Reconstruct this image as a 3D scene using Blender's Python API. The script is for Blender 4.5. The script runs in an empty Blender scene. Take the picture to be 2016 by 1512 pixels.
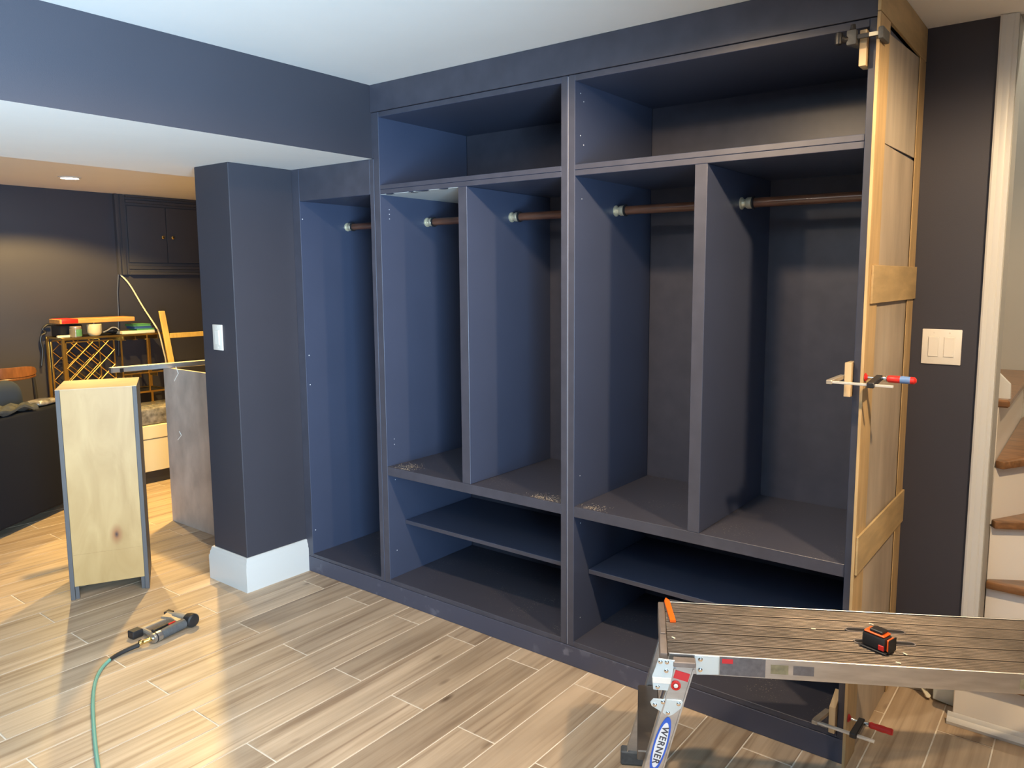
import bpy, bmesh, math, random
from mathutils import Vector, Matrix

random.seed(7)
scene = bpy.context.scene
COL = scene.collection

# ------------------------------------------------------------------ camera
IW, IH = 2016.0, 1512.0
CAM_F, CAM_PX, CAM_PY = 1493.876, 1079.508, 723.392
CAM_C = Vector((2.11166, -2.27254, 1.48288))
CAM_FW = Vector((-0.587245, 0.800611, -0.119016))
CAM_R = Vector((0.806427, 0.591333, -0.001196))
CAM_U = Vector((-0.069421, 0.096680, 0.992892))
cd = bpy.data.cameras.new('camera')
cd.sensor_fit = 'HORIZONTAL'; cd.sensor_width = 36.0
cd.lens = CAM_F / IW * 36.0
cd.shift_x = -(CAM_PX - IW / 2) / IW
cd.shift_y = -(IH / 2 - CAM_PY) / IW
cd.clip_start = 0.05; cd.clip_end = 60
cam = bpy.data.objects.new('camera', cd); COL.objects.link(cam)
mw = Matrix.Identity(4)
for i in range(3):
    mw[i][0] = CAM_R[i]; mw[i][1] = CAM_U[i]; mw[i][2] = -CAM_FW[i]; mw[i][3] = CAM_C[i]
cam.matrix_world = mw
scene.camera = cam

# ------------------------------------------------------------------ world, lights, exposure
w = bpy.data.worlds.new('World'); scene.world = w
w.use_nodes = True
bg = w.node_tree.nodes['Background']
bg.inputs[0].default_value = (0.55, 0.72, 1.0, 1); bg.inputs[1].default_value = 1.0
vs = scene.view_settings
vs.view_transform = 'Standard'; vs.look = 'None'; vs.gamma = 1.0; vs.use_curve_mapping = False
vs.exposure = 0.2
WARM = (1.0, 0.64, 0.20)
WARM_MAIN = (1.0, 0.70, 0.40)
COOL = (0.52, 0.77, 1.0)
P_WINDOW = 225.0      # daylight through the patio door
P_MAIN = 105.0         # each recessed lamp of the main room
P_FAR = 330.0          # each recessed lamp of the far room
P_STAIR_FILL = 40.0  # added fill lamp that brightens the stairwell, no source known there
# daylight entering through the patio door in the right wall
wl = bpy.data.lights.new('patio_daylight', 'AREA'); wl.shape = 'RECTANGLE'
wl.size = 1.28; wl.size_y = 1.9; wl.energy = P_WINDOW; wl.color = COOL; wl.spread = math.radians(106)
wlo = bpy.data.objects.new('patio_daylight', wl); COL.objects.link(wlo)
wlo.location = (3.03, -2.65, 1.06)
wlo.rotation_euler = (math.radians(103), 0, math.radians(90))   # -Z local faces -X

# ------------------------------------------------------------------ pixel helpers (photo pixel -> point on a plane)
def ray(u, v): return CAM_FW + (u - CAM_PX) / CAM_F * CAM_R - (v - CAM_PY) / CAM_F * CAM_U
def on(ax, val, u, v):
    d = ray(u, v); return CAM_C + d * ((val - CAM_C[ax]) / d[ax])
def onx(val, u, v): return on(0, val, u, v)
def ony(val, u, v): return on(1, val, u, v)
def onz(val, u, v): return on(2, val, u, v)

# ------------------------------------------------------------------ materials
MATS = {}
def srgb(r, g, b):
    f = lambda c: (c / 255 / 12.92) if c / 255 <= 0.04045 else ((c / 255 + 0.055) / 1.055) ** 2.4
    return (f(r), f(g), f(b), 1)
def mat(name, col, rough=0.5, metal=0.0, spec=0.5, noise=0.0, nscale=8.0, bump=0.0, bscale=200.0, emit=None, estr=0.0, stretch=(1, 1, 1), trans=0.0, alpha=1.0, coat=0.0, sheen=0.0, col2=None):
    m = bpy.data.materials.new(name); m.use_nodes = True
    nt = m.node_tree; b = nt.nodes['Principled BSDF']
    if len(col) == 3: col = (*col, 1)
    b.inputs['Base Color'].default_value = col
    b.inputs['Roughness'].default_value = rough
    b.inputs['Metallic'].default_value = metal
    b.inputs['Specular IOR Level'].default_value = spec
    b.inputs['Coat Weight'].default_value = coat
    b.inputs['Sheen Weight'].default_value = sheen
    b.inputs['Transmission Weight'].default_value = trans
    b.inputs['Alpha'].default_value = alpha
    if emit:
        b.inputs['Emission Color'].default_value = (*emit[:3], 1); b.inputs['Emission Strength'].default_value = estr
    if noise > 0 or bump > 0:
        tc = nt.nodes.new('ShaderNodeTexCoord'); mp = nt.nodes.new('ShaderNodeMapping')
        mp.inputs['Scale'].default_value = stretch
        nt.links.new(tc.outputs['Object'], mp.inputs['Vector'])
    if noise > 0:
        n = nt.nodes.new('ShaderNodeTexNoise'); n.inputs['Scale'].default_value = nscale; n.inputs['Detail'].default_value = 5
        nt.links.new(mp.outputs[0], n.inputs['Vector'])
        r = nt.nodes.new('ShaderNodeValToRGB')
        c2 = col2 if col2 else tuple(c * (1 - noise) for c in col[:3]) + (1,)
        if len(c2) == 3: c2 = (*c2, 1)
        r.color_ramp.elements[0].position = 0.32; r.color_ramp.elements[0].color = c2
        r.color_ramp.elements[1].position = 0.68; r.color_ramp.elements[1].color = col
        nt.links.new(n.outputs['Fac'], r.inputs['Fac']); nt.links.new(r.outputs[0], b.inputs['Base Color'])
    if bump > 0:
        n2 = nt.nodes.new('ShaderNodeTexNoise'); n2.inputs['Scale'].default_value = bscale; n2.inputs['Detail'].default_value = 3
        nt.links.new(mp.outputs[0], n2.inputs['Vector'])
        bp = nt.nodes.new('ShaderNodeBump'); bp.inputs['Strength'].default_value = bump; bp.inputs['Distance'].default_value = 0.002
        nt.links.new(n2.outputs['Fac'], bp.inputs['Height']); nt.links.new(bp.outputs[0], b.inputs['Normal'])
    MATS[name] = m
    return m

NAVY = (0.047, 0.047, 0.062)
mat('navy_wall', NAVY, 0.5, spec=0.4, noise=0.06, nscale=3, bump=0.12, bscale=260)
mat('navy_cab_daylit', (0.058, 0.073, 0.126), 0.38, spec=0.45, noise=0.05, nscale=5, bump=0.04, bscale=120)  # same paint as the walls, lighter and bluer with the daylight in its colour
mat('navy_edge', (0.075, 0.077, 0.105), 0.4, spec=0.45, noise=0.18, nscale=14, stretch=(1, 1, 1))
mat('ceiling_paint', (0.86, 0.87, 0.86), 0.9, spec=0.2, noise=0.02, nscale=4, bump=0.08, bscale=180)
mat('white_trim', (0.63, 0.64, 0.63), 0.35, spec=0.5)
mat('white_riser', (0.86, 0.83, 0.77), 0.45)
mat('stair_wall', (0.44, 0.44, 0.42), 0.7, noise=0.04, nscale=3)
mat('white_plastic', (0.82, 0.80, 0.74), 0.35)
mat('grout', (0.86, 0.79, 0.68), 0.85, noise=0.2, nscale=20)
mat('maple', (0.66, 0.50, 0.30), 0.45, noise=0.22, nscale=5, stretch=(2.2, 2.2, 0.7))
mat('pine', (0.60, 0.42, 0.21), 0.5, noise=0.25, nscale=9, stretch=(4, 4, 0.6))
mat('pine_rail', (0.58, 0.42, 0.21), 0.5, noise=0.25, nscale=9, stretch=(4, 0.8, 4))
mat('sheet', (0.50, 0.42, 0.33), 0.6, noise=0.28, nscale=3.5, stretch=(2, 3, 0.8))
mat('sheet_light', (0.52, 0.45, 0.36), 0.6, noise=0.22, nscale=4, stretch=(2, 6, 0.6))
mat('oak', (0.28, 0.135, 0.055), 0.35, noise=0.5, nscale=12, stretch=(1, 5, 5), coat=0.3)
mat('walnut_rod', (0.16, 0.07, 0.04), 0.3, noise=0.5, nscale=16, stretch=(0.6, 8, 8), coat=0.2)
mat('chrome', (0.75, 0.75, 0.72), 0.18, metal=1)
mat('bright_steel', (0.74, 0.72, 0.67), 0.35, metal=0.4)
mat('brass', (0.78, 0.60, 0.26), 0.25, metal=1)
mat('pale_brass', (0.88, 0.80, 0.58), 0.28, metal=0.55)
mat('gold', (0.85, 0.58, 0.20), 0.3, metal=1)
mat('aluminium', (0.62, 0.64, 0.66), 0.38, metal=1, noise=0.22, nscale=10, stretch=(1, 1, 6))
mat('zinc', (0.70, 0.82, 0.88), 0.38, metal=0.55)
mat('deck_metal', (0.175, 0.145, 0.12), 0.45, metal=0.6, noise=0.4, nscale=9, stretch=(1, 1, 1))
mat('end_cap', (0.28, 0.24, 0.22), 0.5, metal=0.3, noise=0.3, nscale=20)
mat('black_rubber', (0.018, 0.018, 0.02), 0.55)
mat('black_plastic', (0.02, 0.02, 0.022), 0.4)
mat('grey_rubber', (0.10, 0.105, 0.11), 0.6, noise=0.3, nscale=60)
mat('magnesium', (0.50, 0.45, 0.38), 0.4, metal=0.55, noise=0.2, nscale=30)
mat('red_plastic', (0.62, 0.025, 0.02), 0.35)
mat('blue_plastic', (0.13, 0.24, 0.50), 0.4)
mat('orange_plastic', (0.95, 0.13, 0.02), 0.35)
mat('orange_pencil', (1.0, 0.16, 0.01), 0.45)
mat('decal_blue', (0.03, 0.12, 0.62), 0.45)
mat('decal_white', (0.85, 0.87, 0.90), 0.45)
mat('decal_ink', (0.07, 0.07, 0.09), 0.5)
mat('decal_red', (0.62, 0.03, 0.04), 0.5)
mat('decal_grey', (0.16, 0.16, 0.18), 0.5, noise=0.3, nscale=80)
mat('decal_yellow', (0.30, 0.29, 0.19), 0.5, noise=0.4, nscale=60)
mat('teal_hose', (0.16, 0.40, 0.33), 0.38)
mat('sofa_velvet', (0.006, 0.008, 0.014), 0.9, spec=0.2, sheen=0.0, bump=0.2, bscale=300)
mat('pillow_cloth', (0.020, 0.030, 0.052), 0.9, spec=0.2, sheen=0.0, bump=0.3, bscale=200)
mat('blanket_cloth', (0.05, 0.055, 0.055), 0.9, noise=0.4, nscale=25, bump=0.4, bscale=150)
mat('chair_wood', (0.28, 0.11, 0.04), 0.35, noise=0.35, nscale=10, stretch=(1, 5, 1))
mat('cream_panel', (0.72, 0.62, 0.38), 0.5)
mat('clear_wrap', (0.30, 0.28, 0.24), 0.12, noise=0.7, nscale=25, bump=1.0, bscale=40, coat=0.8)
mat('wax', (0.70, 0.66, 0.46), 0.4)
mat('jar_glass', (0.45, 0.42, 0.34), 0.1, trans=0.6)
mat('green_label', (0.10, 0.32, 0.16), 0.6, noise=0.4, nscale=60)
mat('paper_white', (0.78, 0.74, 0.58), 0.7)
mat('book_green', (0.10, 0.36, 0.14), 0.6)
mat('book_blue', (0.03, 0.10, 0.32), 0.6)
mat('board_wood', (0.75, 0.38, 0.12), 0.45, noise=0.25, nscale=8, stretch=(4, 1, 4))
mat('frame_wood', (0.72, 0.50, 0.16), 0.5, noise=0.2, nscale=8, stretch=(4, 4, 1))
mat('raw_board', (0.60, 0.50, 0.43), 0.55, noise=0.35, nscale=4, stretch=(2, 2, 1.2))
mat('white_cable', (0.72, 0.68, 0.52), 0.4)
mat('drywall', (0.46, 0.42, 0.34), 0.9, noise=0.4, nscale=14)
mat('primer', (0.50, 0.58, 0.64), 0.6, noise=0.08, nscale=6)
mat('seam_glint', (0.42, 0.42, 0.46), 0.6)
mat('navy_door', (0.055, 0.056, 0.07), 0.4)
mat('plug', (0.6, 0.64, 0.7), 0.6)
mat('lamp_lens', (1, 1, 1), 0.5, emit=(1.0, 0.86, 0.62), estr=45)
mat('lamp_ring', (0.8, 0.78, 0.72), 0.5)
mat('sawdust', (0.62, 0.52, 0.38), 0.9)
mat('plywood_edge', (0.50, 0.33, 0.16), 0.6, noise=0.3, nscale=30, stretch=(1, 1, 1))
mat('cabinet_grey', (0.085, 0.078, 0.078), 0.55, noise=0.1, nscale=4)

def glass_pane():
    m = bpy.data.materials.new('window_glass'); m.use_nodes = True; nt = m.node_tree
    nt.nodes.remove(nt.nodes['Principled BSDF'])
    t = nt.nodes.new('ShaderNodeBsdfTransparent'); g = nt.nodes.new('ShaderNodeBsdfGlossy'); g.inputs['Roughness'].default_value = 0.02
    mx = nt.nodes.new('ShaderNodeMixShader'); mx.inputs[0].default_value = 0.06
    nt.links.new(t.outputs[0], mx.inputs[1]); nt.links.new(g.outputs[0], mx.inputs[2])
    nt.links.new(mx.outputs[0], nt.nodes['Material Output'].inputs[0]); MATS['window_glass'] = m
glass_pane()

def wood_plank_material():
    m = bpy.data.materials.new('plank_tile'); m.use_nodes = True; nt = m.node_tree; N = nt.nodes; L = nt.links
    b = N['Principled BSDF']; b.inputs['Roughness'].default_value = 0.42; b.inputs['Specular IOR Level'].default_value = 0.45
    geo = N.new('ShaderNodeNewGeometry'); info = N.new('ShaderNodeObjectInfo')
    off = N.new('ShaderNodeVectorMath'); off.operation = 'MULTIPLY_ADD'
    comb = N.new('ShaderNodeCombineXYZ')
    mul = N.new('ShaderNodeMath'); mul.operation = 'MULTIPLY'; mul.inputs[1].default_value = 37.0
    L.new(info.outputs['Random'], mul.inputs[0])
    L.new(mul.outputs[0], comb.inputs[0]); L.new(mul.outputs[0], comb.inputs[1]); L.new(mul.outputs[0], comb.inputs[2])
    add = N.new('ShaderNodeVectorMath'); add.operation = 'ADD'
    L.new(geo.outputs['Position'], add.inputs[0]); L.new(comb.outputs[0], add.inputs[1])
    # long grain
    mp = N.new('ShaderNodeMapping'); mp.inputs['Scale'].default_value = (34, 1.1, 1); L.new(add.outputs[0], mp.inputs[0])
    n1 = N.new('ShaderNodeTexNoise'); n1.inputs['Scale'].default_value = 1.0; n1.inputs['Detail'].default_value = 8; n1.inputs['Distortion'].default_value = 0.7
    L.new(mp.outputs[0], n1.inputs['Vector'])
    r1 = N.new('ShaderNodeValToRGB'); e = r1.color_ramp.elements
    e[0].position = 0.30; e[0].color = (0.34, 0.245, 0.165, 1)
    e[1].position = 0.62; e[1].color = (0.595, 0.47, 0.34, 1)
    e2 = e.new(0.45); e2.color = (0.50, 0.385, 0.27, 1)
    L.new(n1.outputs['Fac'], r1.inputs['Fac'])
    # broad mottling
    mp2 = N.new('ShaderNodeMapping'); mp2.inputs['Scale'].default_value = (5, 1.3, 1); L.new(add.outputs[0], mp2.inputs[0])
    n2 = N.new('ShaderNodeTexNoise'); n2.inputs['Scale'].default_value = 1.3; n2.inputs['Detail'].default_value = 4; L.new(mp2.outputs[0], n2.inputs['Vector'])
    r2 = N.new('ShaderNodeValToRGB'); e = r2.color_ramp.elements
    e[0].position = 0.33; e[0].color = (0.66, 0.64, 0.62, 1); e[1].position = 0.65; e[1].color = (1.08, 1.07, 1.05, 1)
    L.new(n2.outputs['Fac'], r2.inputs['Fac'])
    mx = N.new('ShaderNodeMix'); mx.data_type = 'RGBA'; mx.blend_type = 'MULTIPLY'; mx.inputs[0].default_value = 0.75
    L.new(r1.outputs[0], mx.inputs[6]); L.new(r2.outputs[0], mx.inputs[7])
    # knots
    mp3 = N.new('ShaderNodeMapping'); mp3.inputs['Scale'].default_value = (5.2, 2.0, 0.01); L.new(add.outputs[0], mp3.inputs[0])
    v = N.new('ShaderNodeTexVoronoi'); v.inputs['Scale'].default_value = 1.0; L.new(mp3.outputs[0], v.inputs['Vector'])
    r3 = N.new('ShaderNodeValToRGB'); e = r3.color_ramp.elements
    e[0].position = 0.02; e[0].color = (0.22, 0.165, 0.13, 1); e[1].position = 0.085; e[1].color = (1, 1, 1, 1)
    L.new(v.outputs['Distance'], r3.inputs['Fac'])
    mx2 = N.new('ShaderNodeMix'); mx2.data_type = 'RGBA'; mx2.blend_type = 'MULTIPLY'; mx2.inputs[0].default_value = 0.8
    L.new(mx.outputs[2], mx2.inputs[6]); L.new(r3.outputs[0], mx2.inputs[7])
    # per plank tone
    hsv = N.new('ShaderNodeHueSaturation')
    mr = N.new('ShaderNodeMapRange'); mr.inputs[3].default_value = 0.86; mr.inputs[4].default_value = 1.08
    L.new(info.outputs['Random'], mr.inputs[0]); L.new(mr.outputs[0], hsv.inputs['Value'])
    L.new(mx2.outputs[2], hsv.inputs['Color']); L.new(hsv.outputs[0], b.inputs['Base Color'])
    bp = N.new('ShaderNodeBump'); bp.inputs['Strength'].default_value = 0.15; bp.inputs['Distance'].default_value = 0.002
    L.new(n1.outputs['Fac'], bp.inputs['Height']); L.new(bp.outputs[0], b.inputs['Normal'])
    MATS['plank_tile'] = m
wood_plank_material()

def speckle(name, base, dots, scale, thr):
    """paint with dust specks of their own shape"""
    m = bpy.data.materials.new(name); m.use_nodes = True; nt = m.node_tree; N = nt.nodes; L = nt.links
    b = N['Principled BSDF']; b.inputs['Roughness'].default_value = 0.4
    tc = N.new('ShaderNodeTexCoord')
    n = N.new('ShaderNodeTexNoise'); n.inputs['Scale'].default_value = scale; n.inputs['Detail'].default_value = 3; L.new(tc.outputs['Object'], n.inputs['Vector'])
    n2 = N.new('ShaderNodeTexNoise'); n2.inputs['Scale'].default_value = 6; n2.inputs['Detail'].default_value = 3; L.new(tc.outputs['Object'], n2.inputs['Vector'])
    r = N.new('ShaderNodeValToRGB'); r.color_ramp.elements[0].position = thr; r.color_ramp.elements[1].position = thr + 0.08
    r2 = N.new('ShaderNodeValToRGB'); r2.color_ramp.elements[0].position = 0.5; r2.color_ramp.elements[1].position = 0.72
    L.new(n.outputs['Fac'], r.inputs['Fac']); L.new(n2.outputs['Fac'], r2.inputs['Fac'])
    mu = N.new('ShaderNodeMath'); mu.operation = 'MULTIPLY'; L.new(r.outputs[0], mu.inputs[0]); L.new(r2.outputs[0], mu.inputs[1])
    mx = N.new('ShaderNodeMix'); mx.data_type = 'RGBA'; mx.inputs[6].default_value = (*base, 1); mx.inputs[7].default_value = (*dots, 1)
    L.new(mu.outputs[0], mx.inputs[0]); L.new(mx.outputs[2], b.inputs['Base Color']); MATS[name] = m
speckle('navy_dusty', (0.056, 0.058, 0.080), (0.40, 0.36, 0.30), 160, 0.62)
speckle('navy_scuffed', (0.072, 0.078, 0.118), (0.16, 0.165, 0.22), 22, 0.55)

# ------------------------------------------------------------------ mesh helpers
class MB:
    def __init__(s): s.v = []; s.f = []; s.mi = []
    def add(s, vs_, fs, mi=0):
        o = len(s.v); s.v += [Vector(p) for p in vs_]
        for f in fs: s.f.append([o + i for i in f]); s.mi.append(mi)
        return s
    def box(s, x0, x1, y0, y1, z0, z1, mi=0):
        return s.add([(x0, y0, z0), (x1, y0, z0), (x1, y1, z0), (x0, y1, z0), (x0, y0, z1), (x1, y0, z1), (x1, y1, z1), (x0, y1, z1)],
                     [(0, 3, 2, 1), (4, 5, 6, 7), (0, 1, 5, 4), (1, 2, 6, 5), (2, 3, 7, 6), (3, 0, 4, 7)], mi)
    def obox(s, o, a, b, c, mi=0):
        """box from corner o with edge vectors a, b, c (right-handed)"""
        o, a, b, c = map(Vector, (o, a, b, c))
        return s.add([o, o + a, o + a + b, o + b, o + c, o + a + c, o + a + b + c, o + b + c],
                     [(0, 3, 2, 1), (4, 5, 6, 7), (0, 1, 5, 4), (1, 2, 6, 5), (2, 3, 7, 6), (3, 0, 4, 7)], mi)
    def prism(s, poly, ext, mi=0):
        """polygon (ccw seen against ext) extruded along ext"""
        n = len(poly); ext = Vector(ext); P = [Vector(p) for p in poly]
        return s.add(P + [p + ext for p in P],
                     [list(range(n))[::-1], list(range(n, 2 * n))] + [(i, (i + 1) % n, n + (i + 1) % n, n + i) for i in range(n)], mi)
    def tube(s, pts, r, seg=10, mi=0, caps=True):
        pts = [Vector(p) for p in pts]; n = len(pts)
        rs = r if isinstance(r, (list, tuple)) else [r] * n
        t0 = (pts[1] - pts[0]).normalized()
        up = Vector((0, 0, 1)) if abs(t0.z) < 0.9 else Vector((1, 0, 0))
        a = t0.cross(up).normalized(); b = a.cross(t0).normalized()
        vs_ = []
        for i, p in enumerate(pts):
            if i == 0: t = pts[1] - pts[0]
            elif i == n - 1: t = pts[-1] - pts[-2]
            else: t = (pts[i + 1] - pts[i]).normalized() + (pts[i] - pts[i - 1]).normalized()
            t.normalize(); a = (a - t * a.dot(t)).normalized(); b = t.cross(a)
            for k in range(seg):
                an = 2 * math.pi * k / seg; vs_.append(p + rs[i] * (math.cos(an) * a + math.sin(an) * b))
        fs = []
        for i in range(n - 1):
            for k in range(seg):
                fs.append((i * seg + k, i * seg + (k + 1) % seg, (i + 1) * seg + (k + 1) % seg, (i + 1) * seg + k))
        if caps: fs.append(list(range(seg))[::-1]); fs.append([(n - 1) * seg + k for k in range(seg)])
        return s.add(vs_, fs, mi)
    def lathe(s, prof, org, axis=(0, 0, 1), seg=24, mi=0):
        """profile [(r, h)] turned about axis at org"""
        ax = Vector(axis).normalized(); up = Vector((0, 0, 1)) if abs(ax.z) < 0.9 else Vector((1, 0, 0))
        a = ax.cross(up).normalized(); b = ax.cross(a); o = Vector(org); vs_ = []; n = len(prof)
        for r, h in prof:
            for k in range(seg):
                an = 2 * math.pi * k / seg; vs_.append(o + ax * h + max(r, 1e-5) * (math.cos(an) * a + math.sin(an) * b))
        fs = []
        for i in range(n - 1):
            for k in range(seg):
                fs.append((i * seg + k, i * seg + (k + 1) % seg, (i + 1) * seg + (k + 1) % seg, (i + 1) * seg + k))
        fs.append(list(range(seg))[::-1]); fs.append([(n - 1) * seg + k for k in range(seg)])
        return s.add(vs_, fs, mi)
    def build(s, name, mats, parent=None, bevel=0.0, segs=1, smooth=35, base=None):
        if isinstance(mats, str): mats = [mats]
        me = bpy.data.meshes.new(name)
        if parent is not None: org = parent_world(parent)
        elif base is not None: org = Vector(base)
        else:
            mn = [min(p[i] for p in s.v) for i in range(3)]; mxx = [max(p[i] for p in s.v) for i in range(3)]
            org = Vector(((mn[0] + mxx[0]) / 2, (mn[1] + mxx[1]) / 2, mn[2]))
        me.from_pydata([p - org for p in s.v], [], s.f)
        for m in mats: me.materials.append(MATS[m])
        for p, mi in zip(me.polygons, s.mi): p.material_index = mi
        bm = bmesh.new(); bm.from_mesh(me)
        bmesh.ops.recalc_face_normals(bm, faces=bm.faces)
        if bevel > 0:
            es = [e for e in bm.edges if len(e.link_faces) == 2 and e.calc_face_angle(0) > 0.6]
            bmesh.ops.bevel(bm, geom=es, offset=bevel, segments=segs, affect='EDGES', clamp_overlap=True, profile=0.5)
        bm.to_mesh(me); bm.free()
        if smooth:
            for p in me.polygons: p.use_smooth = True
            me.set_sharp_from_angle(angle=math.radians(smooth))
        o = bpy.data.objects.new(name, me); COL.objects.link(o)
        WORG[o.name] = org
        if parent is not None:
            o.parent = parent; o.location = org - parent_world(parent)
        else: o.location = org
        return o
WORG = {}
def parent_world(o): return WORG[o.name]
def B(*a): return MB().box(*a)
def thing(name, label, cat, loc=(0, 0, 0), group=None):
    o = bpy.data.objects.new(name, None); COL.objects.link(o); o.empty_display_size = 0.05
    o.location = loc; WORG[o.name] = Vector(loc)
    return tag(o, label, cat, group)
def tag(o, label, cat, group=None, kind=None):
    o['label'] = label; o['category'] = cat
    if group: o['group'] = group
    if kind: o['kind'] = kind
    return o
def struct(o, label, cat): return tag(o, label, cat, kind='structure')
def text_mesh(body, size, ext=0.0002, bold=0.0):
    c = bpy.data.curves.new('t', 'FONT'); c.body = body; c.size = size; c.extrude = ext; c.offset = bold; c.space_character = 1.18
    c.align_x = 'CENTER'; c.align_y = 'CENTER'; c.resolution_u = 4
    o = bpy.data.objects.new('t', c); COL.objects.link(o)
    dg = bpy.context.evaluated_depsgraph_get(); dg.update()
    me = bpy.data.meshes.new_from_object(o.evaluated_get(dg))
    vs_ = [v.co.copy() for v in me.vertices]; fs = [list(p.vertices) for p in me.polygons]
    bpy.data.objects.remove(o); bpy.data.meshes.remove(me); bpy.data.curves.remove(c)
    return vs_, fs
def text_on(name, body, size, center, xdir, ydir, matn, parent, bold=0.0, sx=1.0):
    vs_, fs = text_mesh(body, size, 0.0002, bold)
    c = Vector(center); xd = Vector(xdir).normalized(); yd = Vector(ydir).normalized(); zd = xd.cross(yd)
    return MB().add([c + xd * p.x * sx + yd * p.y + zd * p.z for p in vs_], fs).build(name, matn, parent, smooth=0)

# ------------------------------------------------------------------ main dimensions (metres)
CEIL, SOF, FCEIL = 2.299, 1.991, 2.25
XPOST0, XPOST1, YPOST = -1.363, -1.082, -0.328
XBEAM, XSOF = -0.504, -1.712
XEND = 1.561
YWALL = 0.602
XFAR = -5.38
XRIGHT, YFRONT, YBACK = 2.95, -4.8, 3.0
XCAS0, XCAS1 = 1.781, 1.832

# ------------------------------------------------------------------ floor with separate planks
fl = B(XFAR - 0.1, XRIGHT + 0.1, YFRONT - 0.1, YBACK + 0.1, -0.12, -0.0018).build('floor', 'grout')
struct(fl, 'wood-look plank tile floor with pale grout lines', 'floor')
PW, PL, GAP = 0.1609, 0.915, 0.0047
plank_meshes = {}
def plank(x0, x1, y0, y1):
    key = (round(x1 - x0, 4), round(y1 - y0, 4))
    if key not in plank_meshes:
        hx, hy = key[0] / 2, key[1] / 2; c = 0.0012
        me = bpy.data.meshes.new('plank')
        V = []
        for z, i in ((-0.012, 0), (-0.001, 0), (0.0, c)):
            V += [(-hx + i, -hy + i, z), (hx - i, -hy + i, z), (hx - i, hy - i, z), (-hx + i, hy - i, z)]
        F = [(8, 9, 10, 11)]
        for a in (0, 4):
            for k in range(4): F.append((a + k, a + (k + 1) % 4, a + 4 + (k + 1) % 4, a + 4 + k))
        me.from_pydata(V, [], F); me.materials.append(MATS['plank_tile']); plank_meshes[key] = me
    o = bpy.data.objects.new('plank', plank_meshes[key]); COL.objects.link(o)
    o.parent = fl; o.location = Vector(((x0 + x1) / 2, (y0 + y1) / 2, 0)) - WORG[fl.name]
far_stuff = MB()
for k in range(-34, 28):
    x0 = -0.009 + PW * k; x1 = x0 + PW - GAP
    if x1 < XFAR or x0 > XRIGHT: continue
    j0 = -0.097 if k % 2 == 0 else -0.545
    for j in range(-6, 5):
        y0 = j0 + PL * j; y1 = y0 + PL - GAP
        if y1 < YFRONT or y0 > YBACK: continue
        cx, cy = (x0 + x1) / 2, (y0 + y1) / 2
        inv = (CAM_C - Vector((cx, cy, 0))); dd = Vector((cx, cy, 0)) - CAM_C
        dep = dd.dot(CAM_FW)
        # planks in or near the picture are built one by one, the rest joined
        show = False
        if dep > 0.3:
            for q in ((x0, y0), (x1, y0), (x0, y1), (x1, y1), (cx, cy)):
                d = Vector((q[0], q[1], 0)) - CAM_C; z = d.dot(CAM_FW)
                if z < 0.2: continue
                u = CAM_PX + CAM_F * d.dot(CAM_R) / z; v = CAM_PY - CAM_F * d.dot(CAM_U) / z
                if -250 < u < 2250 and v < 1850: show = True
        if cx < -1.1 and cy > 1.4: show = False
        if cx > -1.0 and cx < 1.7 and y0 > 0.05: show = False
        if cy > 0.75 and cx > -1.0: show = False
        if show: plank(x0, x1, y0, y1)
        else:
            far_stuff.box(x0, x1, y0, y1, -0.0018, 0.0)
fs_o = far_stuff.build('plank_field', 'plank_tile', fl, smooth=0)
fs_o['kind'] = 'stuff'

# ------------------------------------------------------------------ shell
o = B(XBEAM, XRIGHT, YFRONT, YWALL + 0.02, CEIL, CEIL + 0.1).build('ceiling', 'ceiling_paint')
struct(o, 'flat white ceiling above the closets', 'ceiling')
o = B(XFAR, XSOF, YFRONT, YBACK, FCEIL, FCEIL + 0.1).build('ceiling_far_room', 'ceiling_paint')
struct(o, 'ceiling of the far room behind the dropped soffit', 'ceiling')
# dropped soffit: navy sides, white underside
m = MB().box(XSOF, XBEAM, YFRONT, YBACK, SOF, CEIL + 0.1)
m.mi = [1 if i == 0 else 0 for i in range(6)]
o = m.build('soffit', ['navy_wall', 'ceiling_paint']); struct(o, 'dropped soffit with navy side and white underside', 'soffit')
# walls
o = B(XPOST0, XPOST1, YPOST, YBACK, 0, SOF).build('wall_post', 'navy_wall', bevel=0.003)
struct(o, 'navy wall end standing between the far room and the closets', 'wall')
o = B(XPOST1, XCAS0 + 0.02, YWALL, YWALL + 0.13, 0.0, CEIL).build('wall_back', 'navy_wall')
struct(o, 'dark navy wall behind the closets and beside the stairs', 'wall')
o = B(XFAR - 0.12, XFAR, YFRONT, YBACK, 0, FCEIL + 0.1).build('wall_far', 'navy_wall'); struct(o, 'dark wall at the far side of the adjoining room', 'wall')
o = B(XFAR, XPOST0, YBACK, YBACK + 0.1, 0, FCEIL + 0.1).build('wall_rear', 'navy_wall'); struct(o, 'dark wall of the far room behind the post', 'wall')
o = B(XFAR - 0.12, XRIGHT + 0.12, YFRONT - 0.12, YFRONT, 0, CEIL + 0.1).build('wall_front', 'navy_wall'); struct(o, 'navy wall behind the camera', 'wall')
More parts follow.
